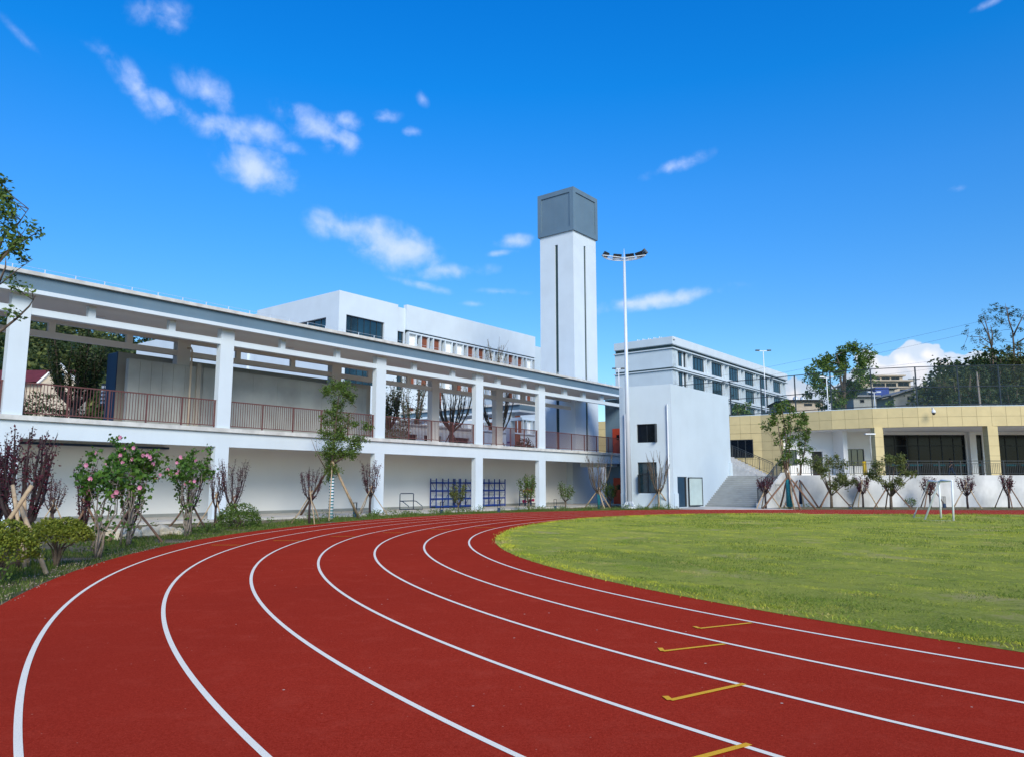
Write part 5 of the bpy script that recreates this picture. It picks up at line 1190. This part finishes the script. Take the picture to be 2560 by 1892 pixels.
def crown_cloud(r, c, R_, H_, n):
    """leaf positions for one far tree: clumps through an uneven crown"""
    k = max(6, n//22); u = r.normal(0, 1, (k, 3)); u /= np.linalg.norm(u, axis=1)[:, None]; q = c+u*np.array([R_, R_, H_])*(r.uniform(.35, 1, k)**.6)[:, None]
    return q[r.integers(0, k, n)]+r.normal(0, R_*.17, (n, 3))
def forest(name, pts, hf, R0, H0, n, leafs, lsize, label_seed, wood=True):
    r = np.random.default_rng(label_seed); parts = {m: [] for m in leafs}; wd = MB()
    for (x, y) in pts:
        z = float(hf(np.array(x), np.array(y))); h = H0*r.uniform(.7, 1.3); R_ = R0*r.uniform(.7, 1.3); m = leafs[r.integers(0, len(leafs))]
        parts[m].append(crown_cloud(r, np.array([x, y, z+h*.6]), R_, h*.45, n))
        wd.tube([(x, y, z-1), (x+r.normal(0, .3), y, z+h*.7)], [.22, .08], 5, caps=False)
    for m, C in parts.items():
        if C: V, F = diamonds(np.concatenate(C), lsize, r, .6, .1); o = meshobj(name, V, F, M[m]); tag(o, kind='stuff')
    o = wd.build(name+'_trunks', M['bark'], fix=False); tag(o, kind='stuff')
r = np.random.default_rng(3); pts = []
for k in range(330):
    px = r.uniform(-60, 420); rr = ray(px, 1213); Y = r.uniform(95, 190); pts.append((rr[0]/rr[1]*Y, Y))
forest('hillside_forest', pts, hl_, 3.6, 9, 420, ['dleaf', 'bamboo', 'dleaf', 'oleaf'], .85, 9)
# red-roofed house on the left
def house(x0, x1, y0, y1, z0, ze, zr, label, wall='cream', roofm='redroof', name='house', axis='x', wins=(), over=.5, az=0):
    t = thing(name, ((x0+x1)/2, y0, z0), label, 'house'); MB().box(x0, x1, y0, y1, z0, ze).build('wall', M[wall], t)
    mb = MB(); ym = (y0+y1)/2; xm = (x0+x1)/2
    if zr > ze:
        if axis == 'x':
            for s_, yy in ((-1, y0-over), (1, y1+over)):
                mb.quad((x0-over, yy, ze-.1), (x1+over, yy, ze-.1), (x1+over, ym, zr), (x0-over, ym, zr)); mb.quad((x0-over, yy, ze+.1), (x1+over, yy, ze+.1), (x1+over, ym, zr+.2), (x0-over, ym, zr+.2))
            gb = MB()
            for xx in (x0+.05, x1-.05): gb.f.append([gb.P((xx, y0, ze)), gb.P((xx, y1, ze)), gb.P((xx, ym, zr-.05))])
            gb.build('gable', M[wall], t, fix=False)
        else:
            for xx in (x0-over, x1+over):
                mb.quad((xx, y0-over, ze-.1), (xx, y1+over, ze-.1), (xm, y1+over, zr), (xm, y0-over, zr)); mb.quad((xx, y0-over, ze+.1), (xx, y1+over, ze+.1), (xm, y1+over, zr+.2), (xm, y0-over, zr+.2)); mb.quad((xx, y0-over, ze-.1), (xx, y0-over, ze+.1), (xm, y0-over, zr+.2), (xm, y0-over, zr))
            gb = MB(); gb.f.append([gb.P((x0, y0+.02, ze)), gb.P((x1, y0+.02, ze)), gb.P((xm, y0+.02, zr))]); gb.build('gable', M[wall], t, fix=False)
    else: mb.box(x0-over, x1+over, y0-over, y1+over, ze, ze+.25)
    mb.build('roof', M[roofm], t, fix=False)
    for (a0, a1, z0_, z1_, n) in wins: 
        F = Fr(0, y0, 90); window(t, F, a0, a1, z0_, z1_, .06, n, glass='dglass', fw=.09)
    return t
def hp(px0, px1, yb, yt, Y): a, b_ = PX(px0, yb, Y), PX(px1, yt, Y); return a[0], b_[0], a[2], b_[2]
x0, x1, zb, zt_ = hp(-70, 185, 1040, 958, 75)
H1 = house(x0, x1-1.5, 75, 80, 3, zt_, zt_+1.5, 'long cream house with a dark red tiled roof', axis='x', wins=[(x0+k*3.0+.7, x0+k*3.0+2.2, 7.2, 8.7, 2) for k in range(3)], name='house')
xa, xb, _, zg = hp(96, 186, 1040, 957, 73.6)
MB().box(xa, xb, 73.8, 75, 3, zg).build('gable_wing', M['cream'], H1); gb = MB(); gb.f.append([gb.P((xa-.2, 73.78, zg)), gb.P((xb+.2, 73.78, zg)), gb.P(((xa+xb)/2, 73.78, zg+1.75))]); gb.build('gable', M['cream'], H1, fix=False)
mb = MB()
for s_ in (-1, 1): mb.bar(((xa+xb)/2, 73.7, zg+1.9), ((xa+xb)/2+s_*((xb-xa)/2+.4), 73.7, zg-.05), .35, .16)
mb.build('white_verge', M['inner'], H1); MB().tube([((xa+xb)/2, 73.8, zg+.65), ((xa+xb)/2, 73.72, zg+.65)], .52, 16).build('round_vent', M['slate'], H1)
MB().box(x0, x1, 73.6, 73.78, 6.0, 6.5).build('red_band', M['redroof'], H1)
for k in range(4): window(H1, Fr(0, 73.74, 90), xa+.4+k*.9 if False else xa+.5+k*.85, xa+1.0+k*.85, 6.9, 8.3, .03, 1, glass='dglass')
# houses on the right, beyond the court
def rh(px0, px1, yb, yt, Y, dep, label, wall, roofm, ridge=0, wins=(), axis='x', **k):
    x0, x1, zb, zt_ = hp(px0, px1, yb, yt, Y); zb = min(zb, 6)
    W_ = []
    for (a, b_, c, d) in wins: q = hp(a, b_, d, c, Y); W_.append((q[0], q[1], q[2], q[3], max(1, round((q[1]-q[0])/.9))))
    return house(x0, x1, Y, Y+dep, zb, zt_, zt_+ridge, label, wall, roofm, axis=axis, wins=W_, **k)
rh(2150, 2276, 1020, 953, 150, 10, 'beige three-storey house with a rooftop room', 'cream', 'cream', 0, [(2182,2212,957,966),(2215,2240,957,966),(2245,2272,955,965),(2250,2276,972,981)])
rh(2182, 2256, 956, 941, 154, 6, 'rooftop room of the beige house, its long window row', 'cream', 'cream', 0, [(2186,2200,944,950),(2204,2224,943,950),(2228,2248,943,950)], name='rooftop_room')
h2 = rh(2236, 2342, 1020, 990, 118, 9, 'grey rendered house with a shallow gabled roof', 'conc', 'groof', 1.2, [(2269,2292,990,1004)], axis='y', over=.8)
rh(2170, 2236, 1018, 972, 132, 8, 'grey-walled house wing with a blue glazed balcony', 'conc', 'conc', 0)
x0, x1, zb, zt_ = hp(2180, 2212, 990, 970, 131); tag(MB().box(x0, x1, 129.6, 131.6, zb, zt_).build('glazed_balcony', M['blue']), 'bright blue glazed balcony between the houses', 'balcony')
rh(2135, 2190, 1022, 992, 112, 8, 'low grey house behind the lower fence rail', 'conc', 'groof', 0, [(2150,2160,998,1006)])
rh(1975, 2058, 1024, 1001, 112, 9, 'low house with dark roof under the big round tree', 'cream', 'groof', .2, [(2010,2030,1008,1014)])
for px, lab in ((1989, 'left steel water tank on the low roof'), (2007, 'right steel water tank on the low roof')):
    c = PX(px, 994, 116); t_ = tag(MB().tube([(c[0], 116, c[2]-.9), (c[0], 116, c[2]+.0), (c[0], 116, c[2]+.25)], [.42, .42, .2], 12).build('water_tank', M['galv'], smooth=True), lab, 'water tank', 'water tanks on the low roof')
# utility pole
c = PX(2290, 1020, 115); UP = thing('utility_pole', (c[0], 115, c[2]), 'concrete utility pole with crossarms beside the grey house', 'utility pole'); tz = PX(2290, 942, 115)[2]
MB().tube([(c[0], 115, c[2]-2), (c[0], 115, tz)], [.16, .10], 8).build('pole', M['conc'], UP)
for z in (tz-.4, tz-1.5, tz-2.6): MB().box(c[0]-.9, c[0]+.9, 114.9, 115.0, z, z+.1).build('crossarm', M['drail'], UP)
for i, (p, q, lab) in enumerate([((1500,990),(2700,742),'highest overhead wire across the sky'),((1500,1010),(2700,765),'second overhead wire just below the highest'),((2100,925),(2700,828),'overhead wire crossing above the white cloud'),((2100,945),(2700,845),'lowest overhead wire in front of the white cloud')]):
    a, b_ = PX(*p, 110), PX(*q, 100); tag(MB().tube([tuple(np.array(a)*(1-t)+np.array(b_)*t-np.array([0, 0, 2.2*4*t*(1-t)*.4])) for t in np.linspace(0, 1, 14)], .012, 4).build('overhead_wire', M['drail']), lab, 'wire', 'overhead wires')
# right-hand trees
z5b = (1900, 740, 2.848)
clump_tree(95, (600, 800), [(600,385,34),(560,400,32),(640,400,30),(520,420,30),(680,430,34),(480,450,32),(740,460,36),(440,480,34),(770,500,28),(400,520,30),(560,450,36),(620,460,36),(670,490,34),(500,500,34),(440,540,32),(350,590,30),(400,590,34),(340,640,28),(470,580,30),(520,560,22),(560,520,26),(600,550,24),(640,560,30),(690,560,34),(740,590,34),(780,620,24),(700,620,36),(660,640,30),(640,690,30),(700,670,26),(420,650,30),(460,700,34),(540,700,34),(560,760,34),(500,770,30),(590,730,24),(380,690,24)],
    [([(600,900),(595,700),(600,600),(610,500),(600,400)], .35, .08), ([(598,720),(560,600),(540,500),(500,440)], .18, .04), ([(600,650),(660,560),(720,490)], .14, .04), ([(598,740),(500,620),(400,600)], .14, .04), ([(602,700),(690,640),(760,610)], .12, .03), ([(590,760),(480,700),(360,650)], .1, .03)],
    'big rounded camphor tree rising behind the court fence', 'tree', 'camphor_tree', np.random.default_rng(111), z5b, lsize=.36, per=60, depth=5, z0=7.5, trad=.10, leaf='leaf', scale_r=1.25)
zr = (2200, 740, 5.161)
clump_tree(100, (1450, 900), [(1330,220,40),(1300,290,40),(1180,290,34),(1240,310,30),(1340,330,44),(1400,300,36),(1170,380,34),(1250,390,40),(1500,330,34),(1520,370,30),(1160,440,22),(1220,470,34),(1300,480,44),(1220,560,40),(1150,640,36),(1250,600,36),(1310,620,36),(1500,480,40),(1420,400,36),(1470,560,34),(1360,540,40),(1190,520,30)],
    [([(1450,1000),(1450,700),(1420,560),(1380,400),(1330,240)], .15, .03), ([(1440,660),(1380,560),(1300,450),(1180,290)], .12, .03), ([(1445,640),(1490,480),(1510,350)], .12, .03), ([(1430,620),(1340,520),(1200,500)], .08, .02), ([(1440,690),(1330,680),(1170,640)], .08, .02)],
    'thin-crowned tall tree at the left end of the dark grove', 'tree', 'tall_tree', np.random.default_rng(112), zr, lsize=.22, per=20, depth=4, z0=14, trad=.05, scale_r=1.35, leaf='dleaf')
clump_tree(102, (1720, 900), [(1520,120,34),(1560,140,40),(1620,130,44),(1700,120,40),(1740,130,30),(1620,210,50),(1700,220,50),(1580,260,44),(1660,300,50),(1790,230,44),(1840,220,40),(1600,340,44),(1760,330,44),(1830,320,44),(1650,420,44),(1800,420,44),(1700,500,44),(1850,500,50),(1640,560,40),(1900,300,60),(1950,400,60)],
    [([(1720,1000),(1725,620),(1710,460),(1660,300),(1640,150)], .15, .03), ([(1720,520),(1740,380),(1770,240)], .12, .03), ([(1770,610),(1850,540),(1950,380)], .12, .03), ([(1715,470),(1620,350),(1530,130)], .1, .02)],
    'tallest thin-crowned tree over the dark grove', 'tree', 'tall_tree', np.random.default_rng(113), zr, lsize=.22, per=22, depth=4, z0=14, trad=.05, scale_r=1.35, leaf='dleaf')
def hz(x, y): return hr_(np.array(x), np.array(y))
r = np.random.default_rng(6); i = 0
for (px, top, w, m, kind, lab, Y) in [(2440,905,70,'dleaf','evergreen_tree','dark evergreen at the left edge of the grove',96),(2480,868,60,'dleaf','evergreen_tree','black-green evergreen with a ragged top under the first tall tree',98),(2530,850,56,'bamboo','bamboo','olive bamboo clump between the two tall trees',99),(2590,858,70,'oleaf','bamboo','yellowish bamboo clump at the right edge',97),(2400,930,60,'bamboo','bamboo','arching pale bamboo plume left of the grove',94),(2352,945,50,'bamboo','bamboo','leftmost arching bamboo plume above the grey house',96),
        (2385,985,70,'dleaf','evergreen_tree','low dark tree beneath the bamboo plumes',90),(2455,960,80,'dleaf','evergreen_tree','dense dark tree behind the fence, left of the pale leaning trunk',91),(2530,945,80,'dleaf','evergreen_tree','dense dark tree behind the fence at the right',92),(2600,930,90,'dleaf','evergreen_tree','dense dark tree cut off by the right edge',93),(2345,990,40,'oleaf','evergreen_tree','small olive tree right of the grey gabled house',100),(2500,1000,90,'bamboo','evergreen_tree','low green tree along the fence base at the right',88),
        (2215,995,44,'leaf','evergreen_tree','small bright tree in front of the grey house wing',104),(2100,985,40,'leaf','evergreen_tree','green tree at the foot of the camphor',92),(1848,1005,50,'leaf','evergreen_tree','green tree peeking between block and canteen roof',92)]:
    c = PX(px, top, Y); z0 = 7.0; h = c[2]-z0; R_ = w/2*Y/1919; rr = np.random.default_rng(200+i); i += 1
    t = thing(kind+'_tree' if kind == 'bamboo' else kind, (c[0], Y, z0), lab, 'tree', 'trees beyond the court'); wd = MB(); C = []
    nb = 9 if kind == 'bamboo' else 6
    for k in range(nb):
        a = rr.uniform(0, 6.28); q = rr.uniform(.2, .9); e = np.array([c[0]+math.cos(a)*q*R_, Y+math.sin(a)*q*R_, z0+h*rr.uniform(.75, 1)]); s0 = np.array([c[0]+math.cos(a)*q*R_*.3, Y, z0])
        pts_ = [s0, s0*.4+e*.6+[0, 0, h*.12], e]; wd.tube([tuple(p) for p in pts_], [.12, .07, .03], 5, caps=False)
        n_ = int(1900*R_*h/60/nb*3); C.append(crown_cloud(rr, e*.75+s0*.25, R_*.55, h*.28, n_)); C.append(crown_cloud(rr, s0*.45+e*.55, R_*.7, h*.3, n_))
    wd.build('trunk', M['bark'], t, fix=False); C = np.concatenate(C); C = C[C[:, 2] < c[2]+.3]; leafobj(t, C, .42 if kind != 'bamboo' else .5, rr, m, .5 if kind != 'bamboo' else .25)
for px, top, w in ((2311, 962, 14), (2335, 958, 12), (2300, 972, 8)):
    c = PX(px, top, 140); t = thing('conifer', (c[0], 140, 12), {2311: 'middle pointed conifer above the gabled roof', 2335: 'right pointed conifer above the gabled roof', 2300: 'tiny left conifer above the gabled roof'}[px], 'tree', 'pointed conifers behind the houses'); rr = np.random.default_rng(px); n_ = 900; z = rr.uniform(0, 1, n_)**1.3; a = rr.uniform(0, 6.28, n_); R_ = w/2*140/1919*(1-z)*1.3; H_ = c[2]-12
    C = np.stack([c[0]+np.cos(a)*R_, 140+np.sin(a)*R_, 12+z*H_], 1); leafobj(t, C, .35, rr, 'bamboo'); MB().tube([(c[0], 140, 12), (c[0], 140, c[2]-.3)], [.15, .03], 5).build('trunk', M['bark'], t)
pts = []
r = np.random.default_rng(8)
for k in range(60): px = r.uniform(2360, 2700); rr = ray(px, 1213); Y = r.uniform(100, 135); pts.append((rr[0]/rr[1]*Y, Y))
forest('grove_understory', pts, hr_, 3.0, 8, 700, ['dleaf', 'bamboo'], .6, 12)
c = PX(2452, 1010, 88); e = PX(2442, 930, 88); tag(MB().tube([(c[0], 88, 6), e], [.16, .08], 6).build('leaning_trunk', M['pale_bark']), 'pale leaning bare trunk behind the court fence', 'trunk')

# ------------------------------------------------------------------ render
scene.render.engine = 'CYCLES'; scene.cycles.samples = 96; scene.cycles.use_denoising = True
scene.cycles.max_bounces = 6; scene.cycles.transparent_max_bounces = 12
scene.render.resolution_x = 1024; scene.render.resolution_y = 756
